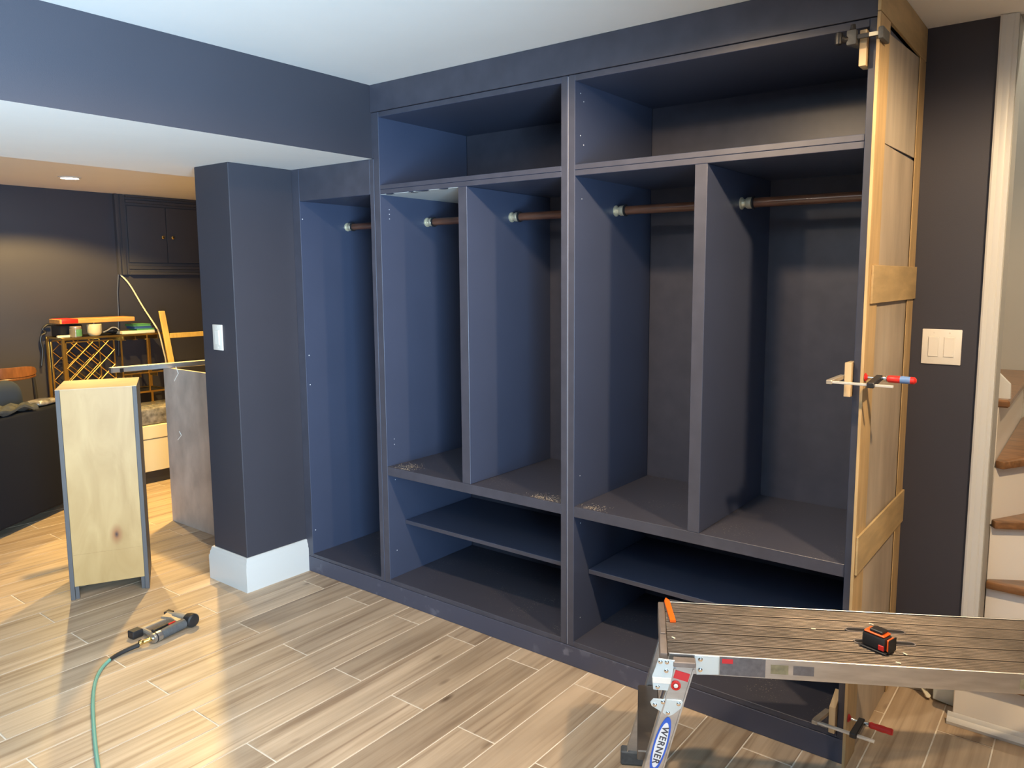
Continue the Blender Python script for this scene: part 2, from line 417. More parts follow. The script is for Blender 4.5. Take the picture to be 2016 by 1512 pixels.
# right wall with patio door opening
DY0, DY1 = -3.35, -1.95
m = MB().box(XRIGHT, XRIGHT + 0.12, YFRONT, DY0, 0, CEIL + .1).box(XRIGHT, XRIGHT + 0.12, DY1, YWALL, 0, CEIL + .1)
m.box(XRIGHT, XRIGHT + 0.12, DY0, DY1, 2.04, CEIL + .1).box(XRIGHT, XRIGHT + 0.12, DY0, DY1, 0, 0.08)
o = m.build('wall_right', 'navy_wall'); struct(o, 'navy wall with the patio door', 'wall')
d1 = thing('door_1', 'white framed glass patio door letting in daylight', 'door', (XRIGHT + 0.03, (DY0 + DY1) / 2, 0.08)); d1['kind'] = 'structure'
for y in (DY0, DY1 - 0.05): B(XRIGHT + 0.01, XRIGHT + 0.06, y, y + 0.05, 0.08, 2.04).build('door_stile', 'white_trim', d1)
for z in (0.08, 1.99): B(XRIGHT + 0.012, XRIGHT + 0.058, DY0 + 0.05, DY1 - 0.05, z, z + 0.05).build('door_rail', 'white_trim', d1)
B(XRIGHT + 0.03, XRIGHT + 0.036, DY0 + 0.052, DY1 - 0.052, 0.132, 1.988).build('pane', 'window_glass', d1)
# wall continuing right of the stair opening
o = B(2.735, XRIGHT + 0.12, YWALL, YWALL + 0.13, 0, CEIL).build('wall_stair_side', 'navy_wall'); struct(o, 'navy wall on the other side of the stair opening', 'wall')
# stairwell shell
SX1, SY1 = 2.73, 1.78
o = B(SX1, SX1 + 0.1, YWALL + 0.135, SY1, 0, 3.2).build('wall_stairwell_right', 'stair_wall'); struct(o, 'pale grey stairwell side wall', 'wall')
o = B(0.4, SX1 + 0.1, SY1, SY1 + 0.1, 0, 3.2).build('wall_stairwell_back', 'stair_wall'); struct(o, 'pale grey stairwell back wall', 'wall')
o = B(0.4, 1.795, YWALL + 0.135, YWALL + 0.15, 0, 3.2).build('wall_stairwell_left', 'stair_wall'); struct(o, 'grey stairwell wall backing the closet wall', 'wall')
o = B(0.3, 0.395, YWALL + 0.14, SY1 + 0.1, 0, 3.2).build('wall_stairwell_end', 'stair_wall'); struct(o, 'grey wall closing the upper stairs', 'wall')
o = B(0.3, SX1 + 0.1, YWALL + 0.14, SY1 + 0.1, 3.205, 3.25).build('ceiling_stairwell', 'ceiling_paint'); struct(o, 'stairwell ceiling', 'ceiling')
o = B(1.70, SX1 + 0.1, YWALL + 0.025, YWALL + 0.13, CEIL + 0.002, 3.2).build('wall_stairwell_front', 'stair_wall'); struct(o, 'stairwell wall above the opening', 'wall')

# ------------------------------------------------------------------ trims
def baseboard_profile(h=0.163):
    return [(0, 0), (0.020, 0), (0.020, h - 0.045), (0.016, h - 0.038), (0.016, h - 0.026), (0.011, h - 0.016), (0.009, h - 0.004), (0.005, h), (0, h)]
bb = thing('baseboard_post', 'tall white moulded baseboard wrapped round the navy post', 'baseboard', (-1.2, YPOST, 0)); bb['kind'] = 'structure'
pr = baseboard_profile()
def miter_board(p0, p1, nrm, ext0, ext1, name):
    """extrude profile from p0 to p1; nrm = outward normal; ext = mitre factor at ends"""
    p0, p1, nrm = Vector(p0), Vector(p1), Vector(nrm); d = (p1 - p0).normalized(); n = len(pr); V = []
    for q, s in ((p0, -ext0), (p1, ext1)):
        for t, h in pr: V.append(q + nrm * t + d * (s * t) + Vector((0, 0, h)))
    F = [list(range(n)), list(range(n, 2 * n))] + [(i, (i + 1) % n, n + (i + 1) % n, n + i) for i in range(n)]
    MB().add(V, F).build(name, 'white_trim', bb, smooth=30)
g = 0.0008
miter_board((XPOST0, YPOST - g, 0), (XPOST1 + g, YPOST - g, 0), (0, -1, 0), 1, 1, 'board')
miter_board((XPOST1 + g, YPOST - g, 0), (XPOST1 + g, -0.001, 0), (1, 0, 0), 1, 0, 'board')
miter_board((XPOST0 - g, 0.9, 0), (XPOST0 - g, YPOST - g, 0), (-1, 0, 0), 0, 1, 'board')
# stair door casing
cas = thing('trim_1', 'white moulded door casing beside the stair opening', 'casing', (XCAS0 + .025, YWALL, 0)); cas['kind'] = 'structure'
prof = [(0, 0), (0, 0.017), (0.006, 0.020), (0.012, 0.017), (0.018, 0.014), (0.026, 0.015), (0.036, 0.013), (0.040, 0.010), (0.046, 0.011), (0.051, 0.011), (0.051, 0)]
MB().prism([(XCAS0 + a, YWALL - 0.0006 - t, 0.001) for a, t in prof], (0, 0, CEIL - 0.003)).build('casing_board', 'white_trim', cas, smooth=25)
MB().box(XCAS1 - 0.030, XCAS1 + 0.002, YWALL + 0.001, YWALL + 0.135, 0.255, CEIL - 0.004).build('jamb', 'stair_wall', cas)
# closet header and base kick
o = B(XBEAM + 0.001, XEND, -0.004, 0.02, 2.1845, CEIL - 0.001).build('trim_2', 'navy_edge', bevel=0.001); struct(o, 'navy filler board between the closets and the ceiling', 'trim')
o = B(XPOST1 + 0.001, XEND, -0.002, 0.018, 0.0005, 0.0785).build('trim_3', 'navy_scuffed', bevel=0.001); struct(o, 'scuffed navy kick board along the foot of the closets', 'trim')

# ------------------------------------------------------------------ closet units
YB = 0.56
def closet(name, label, base): return thing(name, label, 'closet', base, 'built-in closet units')
def part(par, name, x0, x1, y0, y1, z0, z1, mt='navy_cab_daylit', bv=0.0012): return B(x0, x1, y0, y1, z0, z1).build(name, mt, par, bevel=bv)
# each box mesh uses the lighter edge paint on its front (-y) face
def panel(par, name, x0, x1, y0, y1, z0, z1, mt='navy_cab_daylit', bv=0.0012):
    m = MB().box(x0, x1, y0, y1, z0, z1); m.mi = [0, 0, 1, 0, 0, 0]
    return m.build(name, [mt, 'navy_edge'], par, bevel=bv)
U1 = closet('closet_unit', 'narrow single-bay navy closet between the post and the two-bay closets', (-0.79, 0.28, 0.08))
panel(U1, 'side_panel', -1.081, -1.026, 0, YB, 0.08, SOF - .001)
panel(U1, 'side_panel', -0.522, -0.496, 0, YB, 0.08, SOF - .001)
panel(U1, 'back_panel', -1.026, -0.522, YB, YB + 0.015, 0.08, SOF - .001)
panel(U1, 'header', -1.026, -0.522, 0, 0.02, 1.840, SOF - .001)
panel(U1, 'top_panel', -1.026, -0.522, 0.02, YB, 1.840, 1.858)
panel(U1, 'bottom_panel', -1.026, -0.522, 0, YB, 0.08, 0.096, 'navy_dusty')
def two_bay(name, label, xl0, xl1, xm0, xm1, xr0, xr1):
    U = closet(name, label, ((xl0 + xr1) / 2, 0.28, 0.08))
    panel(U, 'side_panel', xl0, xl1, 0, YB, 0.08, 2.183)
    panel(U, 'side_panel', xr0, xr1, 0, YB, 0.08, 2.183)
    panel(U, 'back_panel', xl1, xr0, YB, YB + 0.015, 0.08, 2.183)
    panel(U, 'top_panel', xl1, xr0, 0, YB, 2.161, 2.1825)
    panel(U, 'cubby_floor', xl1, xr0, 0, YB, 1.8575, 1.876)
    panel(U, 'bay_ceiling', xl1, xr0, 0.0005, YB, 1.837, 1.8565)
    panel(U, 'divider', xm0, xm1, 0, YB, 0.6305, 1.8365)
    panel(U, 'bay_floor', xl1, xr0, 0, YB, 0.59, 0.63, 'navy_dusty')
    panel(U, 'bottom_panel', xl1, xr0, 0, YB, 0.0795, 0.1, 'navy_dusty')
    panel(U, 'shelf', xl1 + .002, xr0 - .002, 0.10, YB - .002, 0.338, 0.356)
    return U
U2 = two_bay('closet_unit', 'two-bay navy closet with an unpainted pale ceiling in one bay', -0.4945, -0.458, 0.0, 0.046, 0.502, 0.5302)
U3 = two_bay('closet_unit', 'two-bay navy closet clamped to the wooden end panel', 0.534, 0.562, 1.025, 1.068, 1.537, 1.5605)
# pale strips between units: bare edges and the white seam glint, put into the colour
for par, x in ((U2, 0.5302), (U1, -0.496)):
    B(x, x + (0.0036 if par is U2 else 0.0014), 0.003, 0.01, 0.08, 2.18 if par is U2 else SOF - .01).build('seam_strip', 'seam_glint', par)
B(-0.5039, -0.4947, 0.002, 0.02, SOF + .002, 2.183).build('filler_strip', 'navy_edge', U2)
# pale unpainted underside in one bay, with paint smears along its front
def smear_mat():
    m = bpy.data.materials.new('primer_smeared'); m.use_nodes = True; nt = m.node_tree; N = nt.nodes; L = nt.links
    b = N['Principled BSDF']; b.inputs['Roughness'].default_value = 0.6
    geo = N.new('ShaderNodeNewGeometry'); sep = N.new('ShaderNodeSeparateXYZ'); L.new(geo.outputs['Position'], sep.inputs[0])
    n = N.new('ShaderNodeTexNoise'); n.inputs['Scale'].default_value = 14; n.inputs['Detail'].default_value = 4; L.new(geo.outputs['Position'], n.inputs['Vector'])
    a = N.new('ShaderNodeMath'); a.operation = 'MULTIPLY_ADD'; a.inputs[1].default_value = 0.28; a.inputs[2].default_value = -0.145; L.new(n.outputs['Fac'], a.inputs[0])
    g_ = N.new('ShaderNodeMath'); g_.operation = 'GREATER_THAN'; L.new(a.outputs[0], g_.inputs[0]); L.new(sep.outputs['Y'], g_.inputs[1])
    mx = N.new('ShaderNodeMix'); mx.data_type = 'RGBA'; mx.inputs[6].default_value = (0.56, 0.64, 0.68, 1); mx.inputs[7].default_value = (0.03, 0.04, 0.07, 1)
    L.new(g_.outputs[0], mx.inputs[0]); L.new(mx.outputs[2], b.inputs['Base Color']); MATS['primer_smeared'] = m
smear_mat()
p = B(-0.4575, -0.0005, 0.002, YB - .001, 1.8355, 1.8368).build('unpainted_underside', 'primer_smeared', U2); p['label'] = 'pale unpainted underside with navy paint smears'
# nail plugs and shelf pin holes
def plugs(par, pts, r=0.0022):
    for q in pts: MB().lathe([(r, 0), (r, 0.0006)], (q[0] + 0.0001, q[1], q[2]), (1, 0, 0), 8).build('nail_plug', 'plug', par, smooth=0)
plugs(U1, [(-1.026, y, z) for y, z in ((0.012, 1.757), (0.020, 1.10), (0.020, 0.955), (0.018, 0.215))], 0.0032)
plugs(U2, [(-0.458, y, z) for y, z in ((0.05, 1.775), (0.05, 1.755), (0.05, 1.735), (0.045, 0.725), (0.045, 0.75), (0.045, 0.56), (0.045, 0.225))])
plugs(U3, [(0.562, y, z) for y, z in ((0.035, 2.125), (0.055, 2.10), (0.035, 1.98), (0.055, 1.95), (0.045, 1.76), (0.04, 0.74), (0.045, 0.555), (0.045, 0.18))])
# rods
ROD_LAB = ['dark wood closet rod in the narrow bay beside the post', 'dark wood closet rod in the bay with the pale ceiling',
           'dark wood closet rod in the second bay of the closet with the pale ceiling', 'dark wood closet rod in the bay under the wide cubby, next to the seam',
           'dark wood closet rod in the bay beside the clamped end panel']
for (a, b_), lab in zip(((-1.026, -0.522), (-0.458, 0.0), (0.046, 0.502), (0.562, 1.025), (1.068, 1.537)), ROD_LAB):
    t = thing('closet_rod', lab, 'closet rod', ((a + b_) / 2, 0.28, 1.716), 'closet rods')
    MB().tube([(a + 0.044, 0.28, 1.733), (b_ - 0.044, 0.28, 1.733)], 0.0165, 20).build('dowel', 'walnut_rod', t)
    for x, s in ((a + .0005, 1), (b_ - .0005, -1)):
        k = MB().lathe([(0.021, 0), (0.021, 0.004), (0.015, 0.007), (0.0135, 0.016), (0.017, 0.019), (0.0195, 0.024), (0.0195, 0.038), (0.016, 0.041)], (x, 0.28, 1.733), (s, 0, 0), 24).build('socket', 'pale_brass', t)
        MB().lathe([(0.020, 0.0415), (0.0225, 0.043), (0.0225, 0.047), (0.0175, 0.049)], (x, 0.28, 1.733), (s, 0, 0), 24).build('collar', 'black_plastic', k)

# ------------------------------------------------------------------ wooden end panel
XP = XEND + 0.001
ep = thing('wood_end_panel', 'unpainted wooden end panel with stiles and rails, clamped to the closet side', 'panel', (XP, 0.29, 0.001))
B(XP, XP + 0.0035, 0.03, 0.60, 0.002, 1.86).build('sheet', 'sheet', ep)
m = MB().prism([(XP, 0.05, 1.861), (XP, 0.60, 1.872), (XP, 0.60, 2.192), (XP, 0.05, 2.158)], (0.0045, 0, 0)); m.build('sheet', 'sheet_light', ep)
XS = XP + 0.006
B(XP, XS + 0.003, -0.026, 0.088, 0.002, 2.189).build('stile', 'pine', ep, bevel=0.001)
B(XS, XS + 0.003, 0.508, 0.6005, 0.002, 2.189).build('stile', 'pine', ep, bevel=0.001)
B(XP, XS + 0.003, -0.026, 0.6005, 2.191, CEIL - .001).build('rail', 'pine_rail', ep, bevel=0.001)
B(XS + 0.0032, XS + 0.010, 0.002, 0.6008, 1.405, 1.514).build('rail', 'pine_rail', ep, bevel=0.001)
B(XS + 0.0032, XS + 0.010, -0.022, 0.6008, 0.612, 0.728).build('rail', 'pine_rail', ep, bevel=0.001)

# ------------------------------------------------------------------ wall bits by the end panel
o = B(1.60, XCAS0 - .001, YWALL - 0.014, YWALL - 0.0006, 0.001, 0.125).build('drywall_strip', 'drywall', bevel=0.002)
tag(o, 'torn unpainted drywall strip at the foot of the dark wall', 'drywall')
o = MB().prism([(1.715, YWALL - 0.055, 0.02), (1.788, YWALL - 0.055, 0.012), (1.788, YWALL - 0.055, 0.15), (1.715, YWALL - 0.055, 0.15)], (0, 0.038, 0)).build('metal_plate', 'zinc', bevel=0.002)
tag(o, 'bent galvanised metal plate on the floor beside the white step', 'metal plate')
o.location.z = 0.001
pl = MB(); random.seed(3)
pts = [(1.69 + 0.012 * math.sin(i * 1.7), YWALL - 0.05 + 0.012 * math.cos(i * 2.3), 0.004 + 0.012 * i) for i in range(9)]
pl.tube(pts, [0.004, 0.009, 0.006, 0.011, 0.006, 0.010, 0.005, 0.008, 0.003], 8)
tag(pl.build('plastic_wrap', 'paper_white'), 'crumpled white plastic wrap against the foot of the wall', 'plastic wrap')

# two-gang switch
def switch(name, label, corner, xd, width, height, gangs, nrm):
    c = Vector(corner); xd = Vector(xd); nrm = Vector(nrm); zd = Vector((0, 0, 1))
    t = thing(name, label, 'light switch', c)
    # corner = bottom-left; box vectors (right-handed): xd, zd x? -> use nrm outward
    def bx(x0, x1, z0, z1, t0, t1): return MB().obox(c + xd * x0 + zd * z0 + nrm * t0, xd * (x1 - x0), nrm * (t1 - t0), zd * (z1 - z0))
    bx(0, width, 0, height, 0.0005, 0.006).build('cover_plate', 'white_plastic', t, bevel=0.0025, segs=2)
    gw = width / gangs
    pitch = 0.046 if gangs == 2 else 0
    for i in range(gangs):
        cx = width / 2 + (i - (gangs - 1) / 2) * pitch * 1.05
        bx(cx - 0.0178, cx + 0.0178, height / 2 - 0.0355, height / 2 + 0.0355, 0.006, 0.0068).build('bezel', 'lamp_ring', t)
        r = bx(cx - 0.0158, cx + 0.0158, height / 2 - 0.0335, height / 2 + 0.0335, 0.0068, 0.0095)
        for v in r.v:
            if v.z > c.z + height / 2: v += nrm * 0.0015 * (1 if i == 0 else -0.6) if abs((v - c).dot(nrm) - 0.0095) < 0.001 else Vector()
        r.build('rocker', 'white_plastic', t, bevel=0.001)
        for z in (0.012, height - 0.012): MB().lathe([(0.003, 0.006), (0.003, 0.0068)], c + xd * cx + zd * z, nrm, 10).build('screw', 'lamp_ring', t)
    return t
switch('light_switch', 'double cream rocker switch on the dark wall by the stairs', (1.607, YWALL, 1.183), (1, 0, 0), 0.122, 0.120, 2, (0, -1, 0))
switch('light_switch', 'single white rocker switch on the navy post', (-1.268, YPOST, 1.142), (1, 0, 0), 0.080, 0.120, 1, (0, -1, 0))

# ------------------------------------------------------------------ stairs
st = thing('staircase', 'winding staircase with oak treads and white risers behind the casing', 'stairs', (2.2, 0.9, 0))
PV = Vector((1.836, 0.75, 0)); RISE = [0.20, 0.411, 0.63, 0.842, 1.055]
B(1.792, 2.655, 0.440, 0.599, 0.001, 0.172).build('riser', 'white_riser', st, bevel=0.003)
B(1.838, 2.655, 0.6, 0.749, 0.001, 0.172).build('riser', 'white_riser', st)
B(1.775, 2.655, 0.41, 0.599, 0.173, 0.20).build('tread', 'oak', st, bevel=0.008, segs=2)
B(1.838, 2.655, 0.6, 0.752, 0.173, 0.20).build('tread', 'oak', st)
# base moulding under first step
MB().prism([(1.778, 0.4395, 0.001), (1.778, 0.424, 0.001), (1.778, 0.421, 0.012), (1.778, 0.427, 0.022), (1.778, 0.432, 0.026), (1.778, 0.436, 0.036), (1.778, 0.4395, 0.04)], (0.87, 0, 0)).build('shoe_moulding', 'white_trim', st, smooth=25)
def hit(ang):
    d = Vector((math.cos(ang), math.sin(ang), 0)); ts = []
    if d.x > 1e-6: ts.append((SX1 - 0.001 - PV.x) / d.x)
    if d.y > 1e-6: ts.append((SY1 - 0.001 - PV.y) / d.y)
    return PV + d * min(ts)
angs = [0, math.radians(30), math.radians(60), math.radians(90)]
for i in range(3):
    z1 = RISE[i + 1]; z0 = RISE[i]; a0, a1 = angs[i], angs[i + 1]
    d0 = Vector((math.cos(a0), math.sin(a0), 0)); n0 = Vector((-d0.y, d0.x, 0))
    e0 = hit(a0); e1_ = hit(a1); poly = [PV]
    nose = 0.032
    corner = Vector((SX1 - .001, SY1 - .001, 0))
    pts = [PV, e0]
    if a0 < math.atan2(corner.y - PV.y, corner.x - PV.x) < a1: pts.append(corner)
    pts.append(e1_)
    # nosing overhang in front of the riser
    q0 = PV - n0 * nose; q1 = e0 - n0 * nose
    if i == 0: q1.x = min(q1.x, SX1 - .001)
    poly = [q0, q1 if q1.x <= SX1 - 0.0005 else Vector((SX1 - .001, q1.y, 0))] + pts[1:] + [PV]
    MB().prism([(p_.x, p_.y, z1 - 0.028) for p_ in poly], (0, 0, 0.028)).build('tread', 'oak', st, bevel=0.006, segs=2)
    MB().obox(Vector((PV.x, PV.y, z0 - 0.02)), d0 * ((e0 - PV).length - 0.02), n0 * 0.018, Vector((0, 0, z1 - 0.0285 - z0 + 0.02))).build('riser', 'white_riser', st)
# next flight climbing behind the closet wall
for k in range(4):
    x1 = PV.x - 0.24 * k; z1 = RISE[4] + 0.21 * k
    B(x1 - 0.24, x1 + 0.03, YWALL + 0.16, SY1 - .001, z1 - 0.028, z1).build('tread', 'oak', st, bevel=0.006)
    B(x1 - 0.02, x1 - 0.002, YWALL + 0.16, SY1 - .001, z1 - 0.24, z1 - 0.0285).build('riser', 'white_riser', st)
# skirt on the inner wall
MB().prism([ony(0.80, u, v) for u, v in ((1962, 786), (1990, 786), (1990, 756), (1969, 735), (1962, 733))], (0, 0.014, 0)).build('skirt_board', 'white_trim', st, bevel=0.002)


# ------------------------------------------------------------------ recessed lamps
def downlight(label, x, y, z, power, color, r=0.06, ang=172):
    t = thing('recessed_downlight', label, 'ceiling light', (x, y, z - 0.012), 'recessed ceiling lights')
    MB().lathe([(r, -0.002), (r + 0.018, -0.002), (r + 0.02, -0.006), (r + 0.004, -0.011), (r, -0.008)], (x, y, z), (0, 0, 1), 32).build('trim_ring', 'lamp_ring', t)
    MB().lathe([(r - 0.002, -0.004), (r - 0.002, -0.0095)], (x, y, z), (0, 0, 1), 32).build('lens', 'lamp_lens', t)
    l = bpy.data.lights.new('downlight_beam', 'SPOT'); l.energy = power; l.color = color; l.spot_size = math.radians(ang); l.spot_blend = 0.25; l.shadow_soft_size = r * 0.7
    lo = bpy.data.objects.new('downlight_beam', l); COL.objects.link(lo); lo.parent = t; lo.location = (0, 0, -0.008)
downlight('round recessed ceiling lamp in front of the wide cubby', 1.0, -0.72, CEIL, P_MAIN * 0.66, WARM_MAIN)
downlight('round recessed ceiling lamp in the middle of the room', 0.55, -2.1, CEIL, P_MAIN * 0.28, WARM_MAIN)
downlight('round recessed ceiling lamp near the stair opening', 2.4, -0.72, CEIL, P_MAIN * 1.6, WARM_MAIN)
fl_p = onz(FCEIL, 137, 349)
downlight('glowing round recessed lamp in the far room ceiling', fl_p.x, fl_p.y, FCEIL, P_FAR * 0.72, WARM, ang=140)
downlight('round recessed lamp in the far room close to the soffit', -2.75, 0.46, FCEIL, P_FAR * 1.0, WARM, ang=135)
downlight('added unseen fill lamp in the stairwell ceiling', 2.35, 1.2, 3.204, P_STAIR_FILL * 1.5, (1.0, 0.88, 0.70))

# ------------------------------------------------------------------ work platform
e1 = Vector((0.8735, 0.4868, 0)); e2 = Vector((-0.4868, 0.8735, 0)); EZ = Vector((0, 0, 1))
WN = Vector((1.254, -0.622, 0)); WL, WD, WZ = 1.22, 0.305, 0.53
def W(a, b_, c): return WN + e1 * a + e2 * b_ + EZ * c
wp = thing('work_platform', 'aluminium work platform with ribbed deck and folding legs, in front of the closets', 'work platform', W(0.6, 0.15, 0))
def wbox(a0, a1, b0, b1, c0, c1): return MB().obox(W(a0, b0, c0), e1 * (a1 - a0), e2 * (b1 - b0), EZ * (c1 - c0))
nsl = 5; sw = WD / nsl
deck_slots = {}
for i in range(nsl):
    b0 = i * sw + 0.0032; b1 = (i + 1) * sw - 0.0032
    m = MB(); nr = 7; rw = (b1 - b0) / nr; poly = []
    # ribbed cross-section extruded along the deck
    top = []
    for k in range(nr):
        q = b0 + k * rw
        top += [(q, WZ - 0.0022), (q + rw * 0.25, WZ), (q + rw * 0.75, WZ), (q + rw, WZ - 0.0022)]
    sec = [(b0, WZ - 0.012)] + top + [(b1, WZ - 0.012)]
    m.prism([W(0.02, y, z) for y, z in sec[::-1]], e1 * (WL - 0.04))
    m.build('deck_slat', 'deck_metal', wp, smooth=0)
# hand slots in the middle: dark stadium rings with bright rims
for c_ in ((1.669, -0.177), (1.7055, -0.2335)):
    q_ = Vector((c_[0], c_[1], 0)) - WN; a_c, b_c = q_.dot(e1), q_.dot(e2)
    m = MB(); n = 12; L2, R2 = 0.066, 0.0085
    def stad(r): 
        out = []
        for k in range(n + 1): an = -math.pi / 2 + math.pi * k / n; out.append((L2 + r * math.cos(an), r * math.sin(an)))
        for k in range(n + 1): an = math.pi / 2 + math.pi * k / n; out.append((-L2 + r * math.cos(an), r * math.sin(an)))
        return out
    m.prism([W(a_c + x, b_c + y, WZ + 0.0002) for x, y in stad(R2)], EZ * 0.0006); s_ = m.build('hand_slot', 'black_plastic', wp, smooth=0)
    o_, i_ = stad(R2 + 0.0035), stad(R2); m = MB(); k = len(o_)
    V = [W(a_c + x, b_c + y, WZ + 0.0002) for x, y in o_] + [W(a_c + x, b_c + y, WZ + 0.002) for x, y in o_] + [W(a_c + x, b_c + y, WZ + 0.002) for x, y in i_] + [W(a_c + x, b_c + y, WZ + 0.0009) for x, y in i_]
    F = []
    for j in range(k):
        j2 = (j + 1) % k
        for q in range(3): F.append((q * k + j, q * k + j2, (q + 1) * k + j2, (q + 1) * k + j))
    m.add(V, F).build('slot_rim', 'end_cap', s_, smooth=30)
# side rails, ends
for nm, b0, b1 in (('side_rail', -0.004, -0.0005), ('side_rail', WD + 0.0005, WD + 0.004)):
    wbox(0.022, WL - 0.022, b0, b1, WZ - 0.052, WZ + 0.001).build(nm, 'aluminium', wp, bevel=0.001)
for a0, a1 in ((0.0, 0.0195), (WL - 0.0195, WL)):
    wbox(a0, a1, -0.003, WD + 0.003, WZ - 0.055, WZ - 0.0005).build('end_cap', 'end_cap', wp, bevel=0.004, segs=2)
    wbox(a0 + 0.003, a1 - 0.002, 0.10, 0.13, WZ - 0.0004, WZ + 0.004).build('end_latch', 'end_cap', wp, bevel=0.001)
# legs (rails splay outwards to the ends)
def leg(a_top, a_bot, b0, b1, sgn):
    wd = 0.050
    poly = [W(a_bot - wd / 2, b0, 0.03), W(a_bot + wd / 2, b0, 0.03), W(a_top + wd / 2, b0, WZ - 0.012), W(a_top - wd / 2, b0, WZ - 0.004)]
    lg = MB().prism(poly if sgn > 0 else poly, e2 * (b1 - b0)).build('leg', 'aluminium', wp, bevel=0.0015)
    # raised edge flanges of the leg channel
    for s_ in (-1, 1):
        p0 = W(a_bot + s_ * wd / 2 - (0.004 if s_ > 0 else 0), b0 - 0.0032, 0.03); p1 = W(a_top + s_ * wd / 2 - (0.004 if s_ > 0 else 0), b0 - 0.0032, WZ - 0.022)
        MB().prism([p0, p0 + e1 * 0.004, p1 + e1 * 0.004, p1], e2 * 0.003).build('leg_flange', 'aluminium', lg)
    f_ = wbox(a_bot - 0.040, a_bot + 0.036, b0 - 0.006, b1 + 0.006, 0.0005, 0.045).build('foot', 'grey_rubber', lg, bevel=0.004)
    return lg
near = leg(0.060, -0.065, -0.034, -0.010, 1)
leg(0.060, -0.065, WD + 0.010, WD + 0.034, 1)
leg(WL - 0.060, WL + 0.065, -0.034, -0.010, 1)
leg(WL - 0.060, WL + 0.065, WD + 0.010, WD + 0.034, 1)
# step boards between the two legs of each end
for a in (-0.055, WL - 0.005):
    wbox(a, a + 0.06, -0.0095, WD + 0.0095, 0.235, 0.262).build('step_board', 'deck_metal', wp, bevel=0.003)
# brackets on the near side (left end) and gussets
YF = -0.037
def plate(par, pts, th=0.0025, y=YF, name='gusset', mt='zinc'):
    return MB().prism([W(a, y, c) for a, c in pts], e2 * th).build(name, mt, par, bevel=0.0008)
br = plate(wp, [(-0.017, 0.448), (0.020, 0.447), (0.028, 0.468), (0.036, 0.529), (-0.004, 0.532), (-0.020, 0.485)], name='corner_bracket')
plate(br, [(-0.0185, 0.466), (0.026, 0.466), (0.028, 0.482), (-0.0195, 0.482)], 0.0015, YF - 0.0012, 'bracket_band', 'white_riser')
gu = plate(wp, [(0.023, 0.378), (0.034, 0.384), (0.060, 0.408), (0.058, 0.420), (0.052, 0.424), (-0.016, 0.424), (-0.024, 0.414), (-0.020, 0.404)], name='gusset')
lowp = plate(wp, [(-0.08, 0.195), (0.005, 0.195), (0.012, 0.216), (-0.055, 0.222), (-0.085, 0.212)], name='gusset')
def rivets(par, lst):
    for a, c in lst:
        MB().lathe([(0.0055, 0), (0.0055, 0.0012), (0.0035, 0.0028), (0.001, 0.003)], W(a, YF, c), -e2, 12).build('rivet', 'chrome', par)
rivets(br, [(0.0, 0.523), (0.016, 0.523), (0.015, 0.500), (-0.006, 0.456)]); rivets(gu, [(-0.012, 0.408), (0.008, 0.416), (0.047, 0.414), (0.021, 0.388)]); rivets(lowp, [(-0.03, 0.210), (0.0, 0.206)])
pla = plate(wp, [(0.092, 0.478), (0.148, 0.481), (0.148, 0.530), (0.086, 0.530)], 0.002, -0.0062, 'rail_plate')
for a, c in ((0.101, 0.520), (0.101, 0.492)): MB().lathe([(0.006, 0), (0.006, 0.0012), (0.003, 0.003)], W(a, -0.0062, c), -e2, 12).build('rivet', 'chrome', pla)
# top cap of the leg, decals
lt = lambda c: 0.060 - 0.125 * (WZ - 0.012 - c) / (WZ - 0.042)      # centre line of the near leg at height c
wbox(0.032, 0.088, -0.039, -0.010, 0.512, 0.526).build('leg_cap', 'end_cap', near, bevel=0.002)
YD = -0.0345
ldir = (W(lt(0.45), 0, 0.45) - W(lt(0.20), 0, 0.20)).normalized(); lperp = Vector((ldir.dot(EZ), 0, 0)); lperp = (e1 - ldir * e1.dot(ldir)).normalized()
def decal_poly(name, pts, mt, par, th=0.0003, y=YD): return MB().prism(pts, -e2 * th).build(name, mt, par, smooth=0)
c0 = W(lt(0.488), YD, 0.488)
rd = decal_poly('red_label', [c0 + lperp * x + ldir * y for x, y in ((-0.020, -0.011), (0.020, -0.011), (0.020, 0.011), (-0.020, 0.011))], 'decal_red', near); rd['label'] = 'red warning label'
cc = W(lt(0.462) - 0.006, YD, 0.462)
bt = MB().lathe([(0.0125, 0), (0.0125, 0.003), (0.0085, 0.0035), (0.0085, 0.001)], cc, -e2, 20).build('lock_button', 'red_plastic', near); bt['label'] = 'red ring lock button'
MB().lathe([(0.0055, 0.0012), (0.0055, 0.004), (0.002, 0.005)], cc, -e2, 14).build('button_pin', 'white_plastic', wp)
oc = W(lt(0.298), YD, 0.298)
def ellipse(c, rx, ry, n=40): return [c + lperp * rx * math.cos(2 * math.pi * k / n) + ldir * ry * math.sin(2 * math.pi * k / n) for k in range(n)]
ob = MB().prism(ellipse(oc, 0.0175, 0.080), -e2 * 0.0003).build('logo_oval', 'decal_blue', near, smooth=0); ob['label'] = 'blue oval maker decal with dark lettering'
MB().prism(ellipse(oc - e2 * 0.0003, 0.0132, 0.064), -e2 * 0.0003).build('logo_field', 'decal_white', near, smooth=0)
text_on('logo_text', 'WERNER', 0.0235, oc - e2 * 0.0008, -ldir, lperp, 'decal_ink', near, bold=0.0005, sx=1.0)
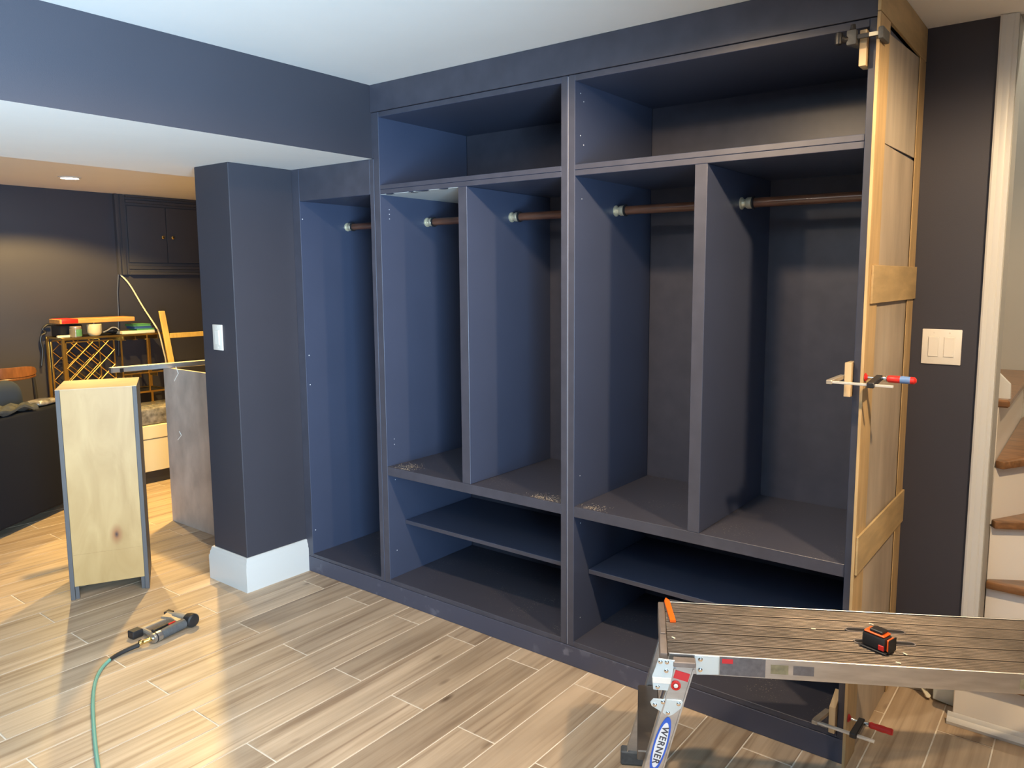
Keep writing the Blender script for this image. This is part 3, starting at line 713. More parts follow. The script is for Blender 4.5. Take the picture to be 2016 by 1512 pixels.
# stickers on the near rail
def rail_sticker(a0, a1, c0_, c1_, mt): return wbox(a0, a1, -0.0046, -0.0041, c0_, c1_).build('sticker', mt, wp, smooth=0)
rail_sticker(0.150, 0.262, 0.481, 0.529, 'decal_grey'); 
wbox(0.155, 0.182, -0.0052, -0.0047, 0.512, 0.524).build('sticker', 'decal_red', wp, smooth=0)
for a0, a1 in ((0.275, 0.318), (0.33, 0.38), (0.86, 0.91), (0.915, 0.975)): rail_sticker(a0, a1, 0.492, 0.516, 'decal_yellow' if a0 > 0.5 or a0 < 0.3 else 'decal_grey')

# pencil and laser level on the deck
pa, pb = onz(WZ + 0.006, 1311, 1176), onz(WZ + 0.006, 1325, 1222)
pb.z = pa.z
pc = thing('carpenter_pencil', 'flat bright orange carpenter pencil lying across the platform deck', 'pencil', (pa + pb) / 2 - EZ * 0.0055)
d = (pa - pb).normalized(); pp = EZ.cross(d)
MB().prism([pb + pp * x + EZ * z for x, z in ((-0.0075, -0.0052), (0.0075, -0.0052), (0.0085, -0.002), (0.0075, 0.002), (-0.0075, 0.002), (-0.0085, -0.002))], d * ((pa - pb).length - 0.025)).build('shaft', 'orange_pencil', pc)
tip0 = pa - d * 0.0245
MB().add([tip0 + pp * 0.0075 - EZ * 0.005, tip0 - pp * 0.0075 - EZ * 0.005, tip0 - pp * 0.0075 + EZ * 0.002, tip0 + pp * 0.0075 + EZ * 0.002, pa + pp * .001 - EZ * .003, pa - pp * .001 - EZ * .003, pa - pp * .001 - EZ * .001, pa + pp * .001 - EZ * .001],
         [(0, 1, 2, 3), (4, 5, 6, 7), (0, 1, 5, 4), (1, 2, 6, 5), (2, 3, 7, 6), (3, 0, 4, 7)]).build('tip', 'orange_pencil', pc)
la = onz(WZ, 1695, 1272); lb = onz(WZ, 1741, 1291)
lx = (lb - la); lx.z = 0; lx.normalize(); ly = EZ.cross(lx)
LB = la + EZ * 0.0022
lv = thing('laser_level', 'small red and black laser level standing on the platform deck', 'laser level', LB + lx * 0.03 + ly * 0.02)
def lbx(a0, a1, b0, b1, c0_, c1_): return MB().obox(LB + lx * a0 + ly * b0 + EZ * c0_, lx * (a1 - a0), ly * (b1 - b0), EZ * (c1_ - c0_))
LLn = (lb - la).length
body = lbx(0.0, LLn, 0, 0.038, 0.0045, 0.040).build('body', 'black_plastic', lv, bevel=0.006, segs=2)
lbx(-0.003, LLn + 0.004, -0.003, 0.041, 0.0, 0.004).build('base_plate', 'black_rubber', lv, bevel=0.0015)
lbx(LLn - 0.017, LLn - 0.002, -0.0025, 0.0005, 0.008, 0.021).build('laser_window', 'red_plastic', lv, bevel=0.001)
lbx(0.004, LLn - 0.004, 0.002, 0.036, 0.0405, 0.0455).build('top_cover', 'orange_plastic', lv, bevel=0.002)
lbx(0.018, LLn - 0.010, 0.004, 0.032, 0.046, 0.054).build('switch_cap', 'black_plastic', lv, bevel=0.002)
lbx(LLn + 0.0005, LLn + 0.007, 0.006, 0.034, 0.006, 0.038).build('side_window', 'orange_plastic', lv, bevel=0.002)
lbx(LLn + 0.0075, LLn + 0.0105, 0.003, 0.037, 0.004, 0.040).build('end_guard', 'black_plastic', lv, bevel=0.001)
# wood chips
random.seed(11)
for u, v, lab in ((1330, 1257, 'pale wood chip on the platform deck below the pencil'), (1606, 1238, 'pale wood chip on the platform deck midway between pencil and laser level'), (1777, 1286, 'pale wood chip on the platform deck just past the red end of the laser level'),
                 (1720, 1230, 'pale wood chip on the platform deck behind the laser level'), (1774, 1306, 'pale wood chip near the labelled front rail of the platform deck')):
    q = onz(WZ + 0.0008, u, v); a = random.uniform(0, 6.28); dx = Vector((math.cos(a), math.sin(a), 0))
    tag(MB().obox(q, dx * 0.012, EZ.cross(dx) * 0.004, EZ * 0.0015).build('wood_chip', 'paper_white'), lab, 'wood chip', 'wood chips on the deck')

# ------------------------------------------------------------------ clamps on the end panel
def f_clamp(label, z, y, handle, two_tone, blk):
    """bar clamp: bar along +x, fixed jaw inside closet, sliding jaw and screw outside. y = bar line, jaws reach to larger y"""
    t = thing('bar_clamp', label, 'clamp', (XEND, y, z - 0.03), 'bar clamps on the end panel')
    yb = y; yj = y + 0.055
    xi = 1.535 - blk - 0.001; xo = XS + 0.0035
    MB().box(xi - 0.034, xo + 0.088, yb - 0.005, yb + 0.005, z - 0.0035, z + 0.0035).build('bar', 'bright_steel', t, bevel=0.001)
    MB().prism([(xi - 0.033, yb - 0.008, z - 0.006), (xi - 0.018, yb - 0.008, z - 0.006), (xi, yj - 0.010, z + 0.004), (xi, yj + 0.010, z + 0.004), (xi - 0.014, yj + 0.010, z + 0.004), (xi - 0.033, yb + 0.008, z - 0.006)], (0, 0, 0.012)).build('fixed_jaw', 'magnesium', t, bevel=0.001)
    MB().prism([(xo + 0.020, yb - 0.010, z - 0.008), (xo + 0.040, yb - 0.010, z - 0.008), (xo + 0.046, yj + 0.010, z + 0.007), (xo + 0.028, yj + 0.010, z + 0.007)], (0, 0, 0.016)).build('sliding_jaw', 'black_plastic', t, bevel=0.002)
    zs = z + 0.014
    sc = MB().tube([(xo + 0.004, yj, zs), (xo + 0.060, yj, zs)], 0.0040, 12).build('screw', 'chrome', t)
    MB().lathe([(0.012, 0.0002), (0.012, 0.003), (0.008, 0.005), (0.006, 0.008)], (xo, yj, zs), (1, 0, 0), 20).build('swivel_pad', 'red_plastic', sc)
    MB().lathe([(0.007, 0), (0.0085, 0.003), (0.0085, 0.010), (0.007, 0.012)], (xo + 0.047, yj, zs), (1, 0, 0), 16).build('ferrule', 'chrome', t)
    hx = xo + 0.0595
    if two_tone:
        h = MB().lathe([(0.007, 0), (0.010, 0.004), (0.0105, 0.022), (0.010, 0.034)], (hx, yj, zs), (1, 0, 0), 16).build('handle', 'red_plastic', t)
        MB().lathe([(0.0102, 0.034), (0.0106, 0.042), (0.010, 0.060)], (hx, yj, zs), (1, 0, 0), 16).build('handle_grip', 'blue_plastic', h)
        MB().lathe([(0.0102, 0.060), (0.010, 0.070), (0.005, 0.075)], (hx, yj, zs), (1, 0, 0), 16).build('handle_end', 'red_plastic', h)
    else:
        MB().lathe([(0.0065, 0), (0.0095, 0.005), (0.0085, 0.016), (0.010, 0.034), (0.0088, 0.050), (0.010, 0.062), (0.0075, 0.066)], (hx, yj, zs), (1, 0, 0), 12).build('handle', 'red_plastic', t)
f_clamp('bar clamp with a red and blue handle at the middle of the end panel', 1.183, -0.066, None, True, 0.019)
f_clamp('bar clamp with a plain red handle near the floor on the end panel', 0.148, -0.066, None, False, 0.019)
o = B(1.517, 1.536, -0.020, 0.040, 1.137, 1.236).build('wood_block', 'maple', bevel=0.001); tag(o, 'pale scrap wood block under the jaw of the middle clamp', 'wood block', 'clamp blocks')
o = MB().prism([(1.5175, -0.022, 0.1015), (1.5175, 0.040, 0.1015), (1.5175, 0.040, 0.215), (1.5175, -0.022, 0.185)], (0.0185, 0, 0)).build('wood_block', 'maple', bevel=0.001); tag(o, 'pale scrap wood block with slanted top under the jaw of the bottom clamp', 'wood block', 'clamp blocks')
o = B(1.517, 1.536, -0.020, 0.028, 2.055, 2.15).build('wood_block', 'maple', bevel=0.001); tag(o, 'pale scrap wood block hanging under the top clamp', 'wood block', 'clamp blocks')
# small trigger clamp at the top
zt = 2.125
tc_ = thing('trigger_clamp', 'small dark trigger clamp gripping the top of the end panel', 'clamp', (XEND, -0.03, zt - 0.03))
MB().box(1.475, XS + 0.012, -0.046, -0.040, zt - 0.004, zt + 0.008).build('bar', 'black_plastic', tc_, bevel=0.001)
MB().box(1.490, 1.5165, -0.052, -0.034, zt - 0.018, zt + 0.022).build('body', 'grey_rubber', tc_, bevel=0.004, segs=2)
MB().prism([(1.492, -0.0335, zt - 0.016), (1.514, -0.0335, zt - 0.016), (1.5165, 0.025, zt - 0.012), (1.498, 0.025, zt - 0.012)], (0, 0, 0.024)).build('jaw', 'grey_rubber', tc_, bevel=0.003)
MB().box(XS + 0.0035, XS + 0.018, -0.052, 0.020, zt - 0.014, zt + 0.018).build('jaw', 'grey_rubber', tc_, bevel=0.004, segs=2)
MB().box(1.548, XS + 0.004, -0.0475, -0.0462, zt - 0.003, zt + 0.007).build('size_label', 'paper_white', tc_)
MB().tube([(1.492, -0.043, zt + 0.0), (1.484, -0.050, zt - 0.003), (1.477, -0.055, zt + 0.002)], [0.010, 0.009, 0.011], 12).build('grip', 'black_plastic', tc_)
MB().lathe([(0.004, -0.022), (0.010, -0.019), (0.011, 0.0), (0.009, 0.010), (0.004, 0.013)], (1.472, -0.056, zt + 0.006), (0, 0, 1), 14).build('knob', 'black_plastic', tc_)
MB().tube([(1.505, -0.043, zt + 0.0225), (1.505, -0.043, zt + 0.036)], [0.008, 0.006], 12).build('trigger', 'black_plastic', tc_)

# ------------------------------------------------------------------ plywood cabinet box in the passage
A_ = Vector((-1.644, -0.876, 0)); B_ = Vector((-1.495, -0.590, 0)); bx_ = (B_ - A_).normalized(); by_ = Vector((-bx_.y, bx_.x, 0)); BW, BD, BH = 0.322, 0.337, 0.98
cb = thing('plywood_cabinet', 'freestanding tall plywood cabinet box with maple back and grey sides', 'cabinet', A_ + bx_ * BW / 2 + by_ * BD / 2)
def cbx(a0, a1, b0, b1, z0, z1): return MB().obox(A_ + bx_ * a0 + by_ * b0 + EZ * z0, bx_ * (a1 - a0), by_ * (b1 - b0), EZ * (z1 - z0))
def knot_mat():
    m = bpy.data.materials.new('maple_knot'); m.use_nodes = True; nt = m.node_tree; N = nt.nodes; L = nt.links
    b = N['Principled BSDF']; b.inputs['Roughness'].default_value = 0.45
    geo = N.new('ShaderNodeNewGeometry')
    mp = N.new('ShaderNodeMapping'); mp.inputs['Scale'].default_value = (5, 5, 1.6); L.new(geo.outputs['Position'], mp.inputs[0])
    n = N.new('ShaderNodeTexNoise'); n.inputs['Scale'].default_value = 2.2; n.inputs['Detail'].default_value = 7; n.inputs['Distortion'].default_value = 1.0; L.new(mp.outputs[0], n.inputs['Vector'])
    r = N.new('ShaderNodeValToRGB'); e = r.color_ramp.elements
    e[0].position = 0.3; e[0].color = (0.39, 0.235, 0.078, 1); e[1].position = 0.7; e[1].color = (0.49, 0.32, 0.128, 1); L.new(n.outputs['Fac'], r.inputs['Fac'])
    kc = A_ + bx_ * 0.20 + EZ * 0.285
    d_ = N.new('ShaderNodeVectorMath'); d_.operation = 'SUBTRACT'; d_.inputs[1].default_value = kc; L.new(geo.outputs['Position'], d_.inputs[0])
    sc_ = N.new('ShaderNodeVectorMath'); sc_.operation = 'MULTIPLY'; sc_.inputs[1].default_value = (1, 1, 0.55); L.new(d_.outputs[0], sc_.inputs[0])
    ln = N.new('ShaderNodeVectorMath'); ln.operation = 'LENGTH'; L.new(sc_.outputs[0], ln.inputs[0])
    r2 = N.new('ShaderNodeValToRGB'); e = r2.color_ramp.elements
    e[0].position = 0.004; e[0].color = (0.10, 0.05, 0.03, 1); e[1].position = 0.03; e[1].color = (1, 1, 1, 1); q = e.new(0.010); q.color = (0.75, 0.48, 0.34, 1)
    L.new(ln.outputs['Value'], r2.inputs['Fac'])
    mx = N.new('ShaderNodeMix'); mx.data_type = 'RGBA'; mx.blend_type = 'MULTIPLY'; mx.inputs[0].default_value = 1.0
    L.new(r.outputs[0], mx.inputs[6]); L.new(r2.outputs[0], mx.inputs[7]); L.new(mx.outputs[2], b.inputs['Base Color']); MATS['maple_knot'] = m
knot_mat()
cbx(0, 0.018, 0, BD, 0.0005, BH - 0.0005).build('side_panel', 'cabinet_grey', cb, bevel=0.001)
cbx(BW - 0.018, BW, 0, BD, 0.0005, BH - 0.0005).build('side_panel', 'cabinet_grey', cb, bevel=0.001)
cbx(0.0185, BW - 0.0185, 0.004, 0.016, 0.212, BH - 0.0005).build('back_panel', 'maple_knot', cb)
cbx(0.0185, BW - 0.0185, 0.0045, 0.016, 0.062, 0.2115).build('back_panel', 'maple_knot', cb)
cbx(0.0, BW, 0.0, BD, BH, BH + 0.002).build('top_panel', 'maple', cb)
cbx(0.0185, BW - 0.0185, 0.02, BD, 0.07, 0.088).build('bottom_panel', 'maple', cb)
cbx(0.0185, 0.034, 0.012, 0.03, 0.0005, 0.06).build('corner_block', 'cabinet_grey', cb)
cbx(BW - 0.034, BW - 0.0185, 0.012, 0.03, 0.0005, 0.06).build('corner_block', 'cabinet_grey', cb)
cbx(0.0185, BW - 0.0185, BD - 0.06, BD - 0.045, 0.0005, 0.069).build('toe_board', 'cabinet_grey', cb)

# ------------------------------------------------------------------ raw board leaning near the post, straightedge on it
rb = thing('raw_panel', 'large unfinished board standing on edge beside the post', 'board', (-2.1, 0.012, 0))
B(-2.412, -1.50, 0.0, 0.018, 0.0005, 0.945).build('sheet', 'raw_board', rb)
m = MB()
for i, (u, v, u2, v2) in enumerate(((346, 722, 351, 735), (351, 735, 346, 744), (346, 744, 343, 750), (353, 849, 357, 857), (357, 857, 350, 866))):
    a = ony(-0.0008, u, v); b_ = ony(-0.0008, u2, v2)
    MB().tube([a, b_], 0.0022, 6).build('white_squiggle', 'white_plastic', rb)  # short white strokes on the board face
se = thing('straightedge', 'long silver aluminium straightedge bar laid over the board edge', 'straightedge', (-2.38, 0.1, 0.9455))
sa = Vector((-2.395, -0.305, 0.9458)); sb = Vector((-2.30, 0.52, 0.9458)); sd = (sb - sa).normalized(); sp = EZ.cross(sd)
MB().obox(sa - sp * 0.02, sd * (sb - sa).length, sp * 0.04, EZ * 0.030).build('bar', 'aluminium', se, bevel=0.002)
MB().obox(sa - sp * 0.021 + sd * 0.04, sd * 0.02, sp * 0.0008, EZ * 0.022 + EZ * 0.0).build('end_slot', 'black_plastic', se)
MB().obox(sa - sp * 0.0195 + sd * 0.0 - sd * 0.004, sd * 0.0038, sp * 0.039, EZ * 0.029).build('end_cap', 'aluminium', se)

# ------------------------------------------------------------------ nail gun and hose
def gz(u, v, z): return onz(z, u, v)
ng = thing('nail_gun', 'air nail gun lying on its side on the floor', 'nail gun', (-0.98, -0.78, 0))
h0 = gz(303, 1256, 0.024); h1 = gz(362, 1227, 0.026); hd = (h1 - h0).normalized()
MB().tube([h0 + hd * 0.03, (h0 + h1) / 2, h1], [0.0195, 0.0205, 0.0205], 18).build('handle', 'grey_rubber', ng)
MB().lathe([(0.010, -0.008), (0.019, -0.006), (0.0205, 0.0), (0.0205, 0.029)], h0, hd, 20).build('handle_end', 'aluminium', ng)
MB().lathe([(0.0215, 0.003), (0.0215, 0.008)], h0, hd, 20).build('end_ring', 'black_rubber', ng)
hn = gz(377, 1221, 0.028); hn.z = 0.0292
side = EZ.cross(hd).normalized()
MB().lathe([(0.018, -0.028), (0.025, -0.024), (0.027, -0.014), (0.0285, -0.010), (0.0285, 0.012), (0.024, 0.018), (0.013, 0.020)], hn, -side, 22).build('head_cap', 'black_plastic', ng)
# silver body between head and nose, on the far side of the handle
nose = gz(343, 1206, 0.022); body0 = hn + side * 0.028
MB().tube([hn + side * 0.020, hn + side * 0.060, hn + side * 0.100], [0.024, 0.022, 0.019], 16).build('cylinder_body', 'magnesium', ng)
hz = 0.036
hpoly = [gz(u, v, hz) for u, v in ((316, 1214), (330, 1204), (360, 1206), (371, 1213), (364, 1224), (346, 1223), (336, 1216))]
MB().prism(hpoly, (0, 0, -0.028)).build('housing', 'magnesium', ng, bevel=0.003)
lat = [gz(u, v, hz + 0.0045) for u, v in ((349, 1206), (361, 1206), (362, 1209), (350, 1209))]
MB().prism(lat, (0, 0, -0.004)).build('latch', 'black_plastic', ng)
nsp = [gz(u, v, hz + 0.0005) for u, v in ((322, 1205), (332, 1199), (343, 1202), (334, 1206))]
MB().prism(nsp, (0, 0, -0.030)).build('nose_guard', 'black_plastic', ng, bevel=0.001)
MB().tube([hn + side * 0.100, hn + side * 0.150], [0.013, 0.008], 12).build('nose', 'magnesium', ng)
# magazine parallel to the handle
mg0 = gz(262, 1249, 0.016); mg1 = hn + side * 0.118 - hd * 0.005; mg1.z = 0.016
md = (mg1 - mg0).normalized(); ms = EZ.cross(md)
MB().obox(mg0 - ms * 0.011 - EZ * 0.014, md * (mg1 - mg0).length, ms * 0.022, EZ * 0.026).build('magazine', 'magnesium', ng, bevel=0.003)
MB().obox(mg0 - ms * 0.020 - EZ * 0.015 - md * 0.012, md * 0.045, ms * 0.040, EZ * 0.032).build('magazine_end', 'black_plastic', ng, bevel=0.003)
# arm joining magazine end and handle end, trigger lever
q0 = mg0 + md * 0.045; q1 = h0 + hd * 0.012
MB().tube([q0, q1], [0.010, 0.011], 10).build('arm', 'magnesium', ng)
t0 = h0 + hd * 0.02 + side * 0.035; t0.z = 0.036; t1 = h1 - hd * 0.02 + side * 0.030; t1.z = 0.036
td = (t1 - t0).normalized(); ts = EZ.cross(td)
MB().prism([t0 - ts * 0.011 - EZ * 0.012, t0 + ts * 0.009 - EZ * 0.012, t1 + ts * 0.006 - EZ * 0.012, t1 - ts * 0.004 - EZ * 0.012], EZ * 0.018).build('trigger_guard', 'black_plastic', ng, bevel=0.003)
MB().obox(t1 - td * 0.035 - ts * 0.014, td * 0.03, ts * 0.008, EZ * 0.008).build('trigger', 'red_plastic', ng, bevel=0.001)
c1 = h0 - hd * 0.012; c2 = gz(266, 1270, 0.018)
MB().tube([h0 - hd * 0.006, c1], 0.008, 12).build('air_plug', 'chrome', ng)
hs = thing('air_hose', 'teal air hose with brass coupler snaking over the floor from the nail gun', 'hose', (-0.6, -1.2, 0))
cd_ = (c2 - c1).normalized()
MB().lathe([(0.0075, 0.001), (0.009, 0.006), (0.009, 0.028), (0.0075, 0.030), (0.0095, 0.033), (0.0095, 0.044), (0.006, 0.047)], c1, cd_, 12).build('coupler', 'brass', hs)
MB().lathe([(0.008, 0), (0.008, 0.008)], c1 + cd_ * 0.038 + EZ.cross(cd_) * -0.016, EZ.cross(cd_), 10).build('coupler_ring', 'black_rubber', hs)
hp = [c1 + cd_ * 0.047] + [gz(u, v, 0.0065) for u, v in ((240, 1286), (216, 1299), (198, 1319), (187, 1345), (183, 1380), (184, 1420), (188, 1470), (194, 1515), (202, 1570), (215, 1640))]
hp[0].z = 0.014; hp[1].z = 0.010
def smooth_path(P_, n=6):
    out = []
    for i in range(len(P_) - 1):
        p0 = P_[max(i - 1, 0)]; p1 = P_[i]; p2 = P_[i + 1]; p3 = P_[min(i + 2, len(P_) - 1)]
        for k in range(n):
            t = k / n; out.append(0.5 * ((2 * p1) + (p2 - p0) * t + (2 * p0 - 5 * p1 + 4 * p2 - p3) * t * t + (3 * p1 - p0 - 3 * p2 + p3) * t ** 3))
    out.append(P_[-1]); return out
full = smooth_path(hp)
MB().tube(full[:13], [0.0095 - 0.0002 * i for i in range(13)], 10).build('sleeve', 'black_rubber', hs)
MB().tube(full[12:], 0.0062, 10).build('tube', 'teal_hose', hs)

# ------------------------------------------------------------------ far room: cupboard
XC = XFAR + 0.002
cu = thing('wall_cupboard', 'dark built-in wall cupboard with moulded frame and two doors', 'cupboard', (XC, 1.6, 1.5))
cy0, cy1, cz0, cz1 = 1.225, 1.955, 1.62, 2.148
B(XC, XC + 0.008, cy0 - 0.02, cy1 + 0.02, cz0 - 0.02, cz1 + 0.02).build('back_board', 'navy_door', cu)
ym = (cy0 + cy1) / 2
for a, b_ in ((cy0, ym - 0.003), (ym + 0.003, cy1)):
    d_ = B(XC + 0.009, XC + 0.026, a, b_, cz0, cz1).build('door', 'navy_door', cu, bevel=0.001)
    yk = b_ - 0.045 if a == cy0 else a + 0.045
    MB().lathe([(0.008, 0), (0.006, 0.004), (0.006, 0.014), (0.014, 0.020), (0.016, 0.028), (0.010, 0.034)], (XC + 0.0265, yk, 1.865), (1, 0, 0), 16).build('knob', 'brass', d_)
def molded(y0, y1, z0, z1, k):
    # one stepped moulding run as a single closed profile
    steps = [(0.0, 0.018), (0.22, 0.018), (0.25, 0.032), (0.5, 0.034), (0.55, 0.024), (0.75, 0.026), (0.8, 0.044), (1.0, 0.044)]
    prof_ = [(0.0, 0.001)] + steps + [(1.0, 0.001)]
    if k == 'v': poly = [(XC + t, y1 + (y0 - y1) * a, z0) for a, t in prof_]; ex = (0, 0, z1 - z0)
    elif k == 'b': poly = [(XC + t, y0, z1 + (z0 - z1) * a) for a, t in prof_]; ex = (0, y1 - y0, 0)
    else: poly = [(XC + t, y0, z0 + (z1 - z0) * a) for a, t in prof_]; ex = (0, y1 - y0, 0)
    MB().prism(poly, ex).build('moulding', 'navy_door', cu, smooth=20)
molded(1.115, 1.215, 1.505, FCEIL - .002, 'v'); molded(1.965, 2.065, 1.505, FCEIL - .002, 'v')
molded(1.216, 1.964, 1.505, 1.612, 'b'); molded(1.216, 1.964, 2.155, FCEIL - .002, 't')
o = MB().tube([onx(XC + 0.012, 233, 540), onx(XC + 0.012, 231, 575), onx(XC + 0.012, 233, 612), onx(XC + 0.012, 234, 700)], 0.007, 8).build('cable', 'navy_door'); tag(o, 'dark cable running down the far wall below the cupboard', 'cable')
wc = smooth_path([onx(XC + 0.02, 237, 541), onx(XFAR + .08, 255, 560), onx(XFAR + .25, 282, 605), onx(-4.93, 305, 640), onx(-4.93, 313, 655), onx(-4.95, 322, 690), onx(-4.95, 327, 715), onx(-4.95, 328, 760)], 5)
o = MB().tube(wc, 0.007, 8).build('cable', 'white_cable'); tag(o, 'cream cable hanging from the cupboard corner over the bar cart', 'cable')

# ------------------------------------------------------------------ bar cart
CX0, CX1, CY0, CY1, CZ = -5.32, -5.0, 0.465, 1.335, 0.968
ct = thing('bar_cart', 'gold metal bar cart with diamond wine rack, against the far wall', 'bar cart', ((CX0 + CX1) / 2, (CY0 + CY1) / 2, 0))
q = 0.011
for x in (CX0, CX1):
    for y in (CY0, CY1): MB().box(x - q, x + q, y - q, y + q, 0.0005, CZ).build('post', 'gold', ct, bevel=0.002)
for z in (CZ - 0.016, 0.42, 0.12):
    for y in (CY0, CY1): MB().box(CX0 + q, CX1 - q, y - q * .7, y + q * .7, z, z + 0.016).build('side_bar', 'gold', ct)
    for x in (CX0, CX1): MB().box(x - q * .7, x + q * .7, CY0 + q, CY1 - q, z, z + 0.016).build('front_bar', 'gold', ct)
    MB().box(CX0 + q, CX1 - q, CY0 + q, CY1 - q, z + 0.004, z + 0.010).build('shelf_glass', 'black_plastic', ct)
ry0, ry1, rz0, rz1 = CY0 + 0.02, CY0 + 0.41, 0.45, CZ - 0.045
for x in (CX1 - 0.004, CX0 + 0.03):
    for y in (ry0, ry1): MB().box(x - .005, x + .005, y - .005, y + .005, 0.436, rz1).build('rack_post', 'gold', ct)
    MB().box(x - .005, x + .005, ry0 + .005, ry1 - .005, rz1, rz1 + 0.01).build('rack_bar', 'gold', ct)
    st_ = 0.128; wq, hq = ry1 - ry0, rz1 - rz0
    for s_ in (1, -1):
        k = -6
        while k < 8:
            # line z = rz0 + s*(y - ry0) + k*st
            pts = []
            y_lo, y_hi = 0.0, wq
            za = (0 if s_ > 0 else wq) + k * st_; f_ = lambda y: s_ * y + za - (wq if s_ < 0 else 0) + (wq if s_ < 0 else 0)
            # clip to the rack rectangle
            cand = []
            for y in (0, wq):
                z = f_(y)
                if 0 <= z <= hq: cand.append((y, z))
            for z in (0, hq):
                y = (z - za) * s_
                if 0 < y < wq: cand.append((y, z))
            k += 1
            if len(cand) < 2: continue
            a, b_ = cand[0], cand[-1]
            if math.hypot(a[0] - b_[0], a[1] - b_[1]) < 0.04: continue
            MB().tube([(x + 0.003 * s_, ry0 + a[0], rz0 + a[1]), (x + 0.003 * s_, ry0 + b_[0], rz0 + b_[1])], 0.004, 6).build('lattice_rod', 'gold', ct)
# stemware hangers under the top on the other side
for y in (CY0 + 0.50, CY0 + 0.60, CY0 + 0.70, CY0 + 0.80):
    h_ = MB().box(CX0 + 0.02, CX1 - 0.005, y - 0.002, y + 0.002, CZ - 0.05, CZ - 0.017).build('glass_hanger', 'gold', ct)
    MB().box(CX0 + 0.02, CX1 - 0.005, y - 0.018, y + 0.018, CZ - 0.055, CZ - 0.0502).build('hanger_lip', 'gold', h_)
# middle gallery bars
for y in (CY0 + 0.47, CY0 + 0.70): MB().box(CX1 - .006, CX1 + .006, y - .006, y + .006, 0.437, CZ - 0.017).build('post', 'gold', ct)
MB().box(CX1 - .005, CX1 + .005, CY0 + 0.477, CY1 - q, 0.60, 0.612).build('gallery_bar', 'gold', ct)
for y in (CY0 + 0.55, CY0 + 0.63, CY0 + 0.78):
    MB().box(CX0 + 0.02, CX1 - 0.006, y - 0.002, y + 0.002, 0.565, 0.599).build('glass_hanger', 'gold', ct)

# things on the cart
CT = CZ + 0.0005
kp = onx(-5.06, 186, 655); ky = kp.y
cj = thing('candle', 'cream candle in a rounded glass on the bar cart', 'candle', (-5.06, ky, CT))
MB().lathe([(0.030, 0), (0.045, 0.008), (0.058, 0.03), (0.060, 0.10), (0.057, 0.104)], (-5.06, ky, CT), (0, 0, 1), 24).build('glass', 'wax', cj)
MB().lathe([(0.004, 0.104), (0.004, 0.116)], (-5.06, ky, CT), (0, 0, 1), 6).build('wick', 'paper_white', cj)
kp = onx(-5.03, 149, 655); ky = kp.y
jj = thing('glass_jar', 'small glass jar with metal lid and green label on the bar cart', 'jar', (-5.03, ky, CT))
MB().lathe([(0.043, 0), (0.047, 0.004), (0.047, 0.072), (0.042, 0.078)], (-5.03, ky, CT), (0, 0, 1), 20).build('body', 'jar_glass', jj)
MB().lathe([(0.045, 0.0785), (0.045, 0.092), (0.042, 0.094)], (-5.03, ky, CT), (0, 0, 1), 20).build('lid', 'magnesium', jj)
m = MB(); n = 8; V = []
for k in range(n + 1):
    a = -0.3 + 1.3 * k / n
    for r in (0.0475, 0.0482):
        for z in (0.01, 0.068): V.append((-5.03 + r * math.cos(a), ky + r * math.sin(a), CT + z))
F = []
for k in range(n):
    a = 4 * k; b_ = 4 * (k + 1); F += [(a + 2, b_ + 2, b_ + 3, a + 3), (a, a + 1, b_ + 1, b_), (a + 1, a + 3, b_ + 3, b_ + 1), (a, b_, b_ + 2, a + 2)]
F += [(0, 2, 3, 1), (4 * n, 4 * n + 1, 4 * n + 3, 4 * n + 2)]
m.add(V, F).build('label', 'green_label', jj)
# dark tool case and long board on top of candle
p0 = onx(-5.1, 116, 640); p1 = onx(-5.1, 172, 640)
tcs = thing('tool_case', 'black tool case behind the jar on the bar cart', 'case', (-5.18, (p0.y + p1.y) / 2, CT))
B(-5.27, -5.10, p0.y, p1.y - 0.04, CT, CT + 0.104).build('case_body', 'black_plastic', tcs, bevel=0.008)
B(-5.22, -5.15, p0.y + 0.05, p1.y - 0.10, CT + 0.09, CT + 0.1155).build('case_handle', 'black_plastic', tcs, bevel=0.004)
zb = CT + 0.1175
pa_ = onx(-5.04, 115, 622); pb_ = onx(-5.04, 263, 617)
bd = B(-5.24, -5.02, pa_.y, pb_.y, zb, zb + 0.038).build('wood_board', 'board_wood', bevel=0.004); tag(bd, 'orange-brown wood board lying over the candle on the bar cart', 'board')
m = MB().box(-5.243, -5.017, pa_.y + 0.012, pa_.y + 0.145, zb + 0.0005, zb + 0.041)
rs = m.build('red_sleeve', 'red_plastic', bd, bevel=0.008, segs=2); rs['label'] = 'glossy red sleeve round the end of the board'
b0 = onx(-5.06, 268, 645); b1 = onx(-5.06, 303, 645)
g0 = onx(-5.04, 240, 654); g1 = onx(-5.04, 304, 654)
o = B(-5.22, -5.03, g0.y, g1.y, CT, CT + 0.026).build('flat_box', 'paper_white', bevel=0.002); tag(o, 'flat cream box under the books on the bar cart', 'box')
z = CT + 0.0265
for mt, h, dy, lab in (('book_green', 0.015, 0.0, 'thin green book at the bottom of the stack on the bar cart'), ('book_blue', 0.022, -0.02, 'dark blue book in the middle of the stack on the bar cart'), ('book_green', 0.018, -0.03, 'green book on top of the stack on the bar cart')):
    bk = thing('book', lab, 'book', (-5.13, (b0.y + b1.y) / 2, z), 'books on the bar cart')
    B(-5.21, -5.05, b0.y + dy, b1.y + dy, z, z + 0.003).build('cover', mt, bk); B(-5.208, -5.053, b0.y + dy + .004, b1.y + dy - .004, z + 0.003, z + h - 0.003).build('pages', mt, bk); B(-5.21, -5.05, b0.y + dy, b1.y + dy, z + h - 0.003, z + h).build('cover', mt, bk)
    z += h + 0.0005
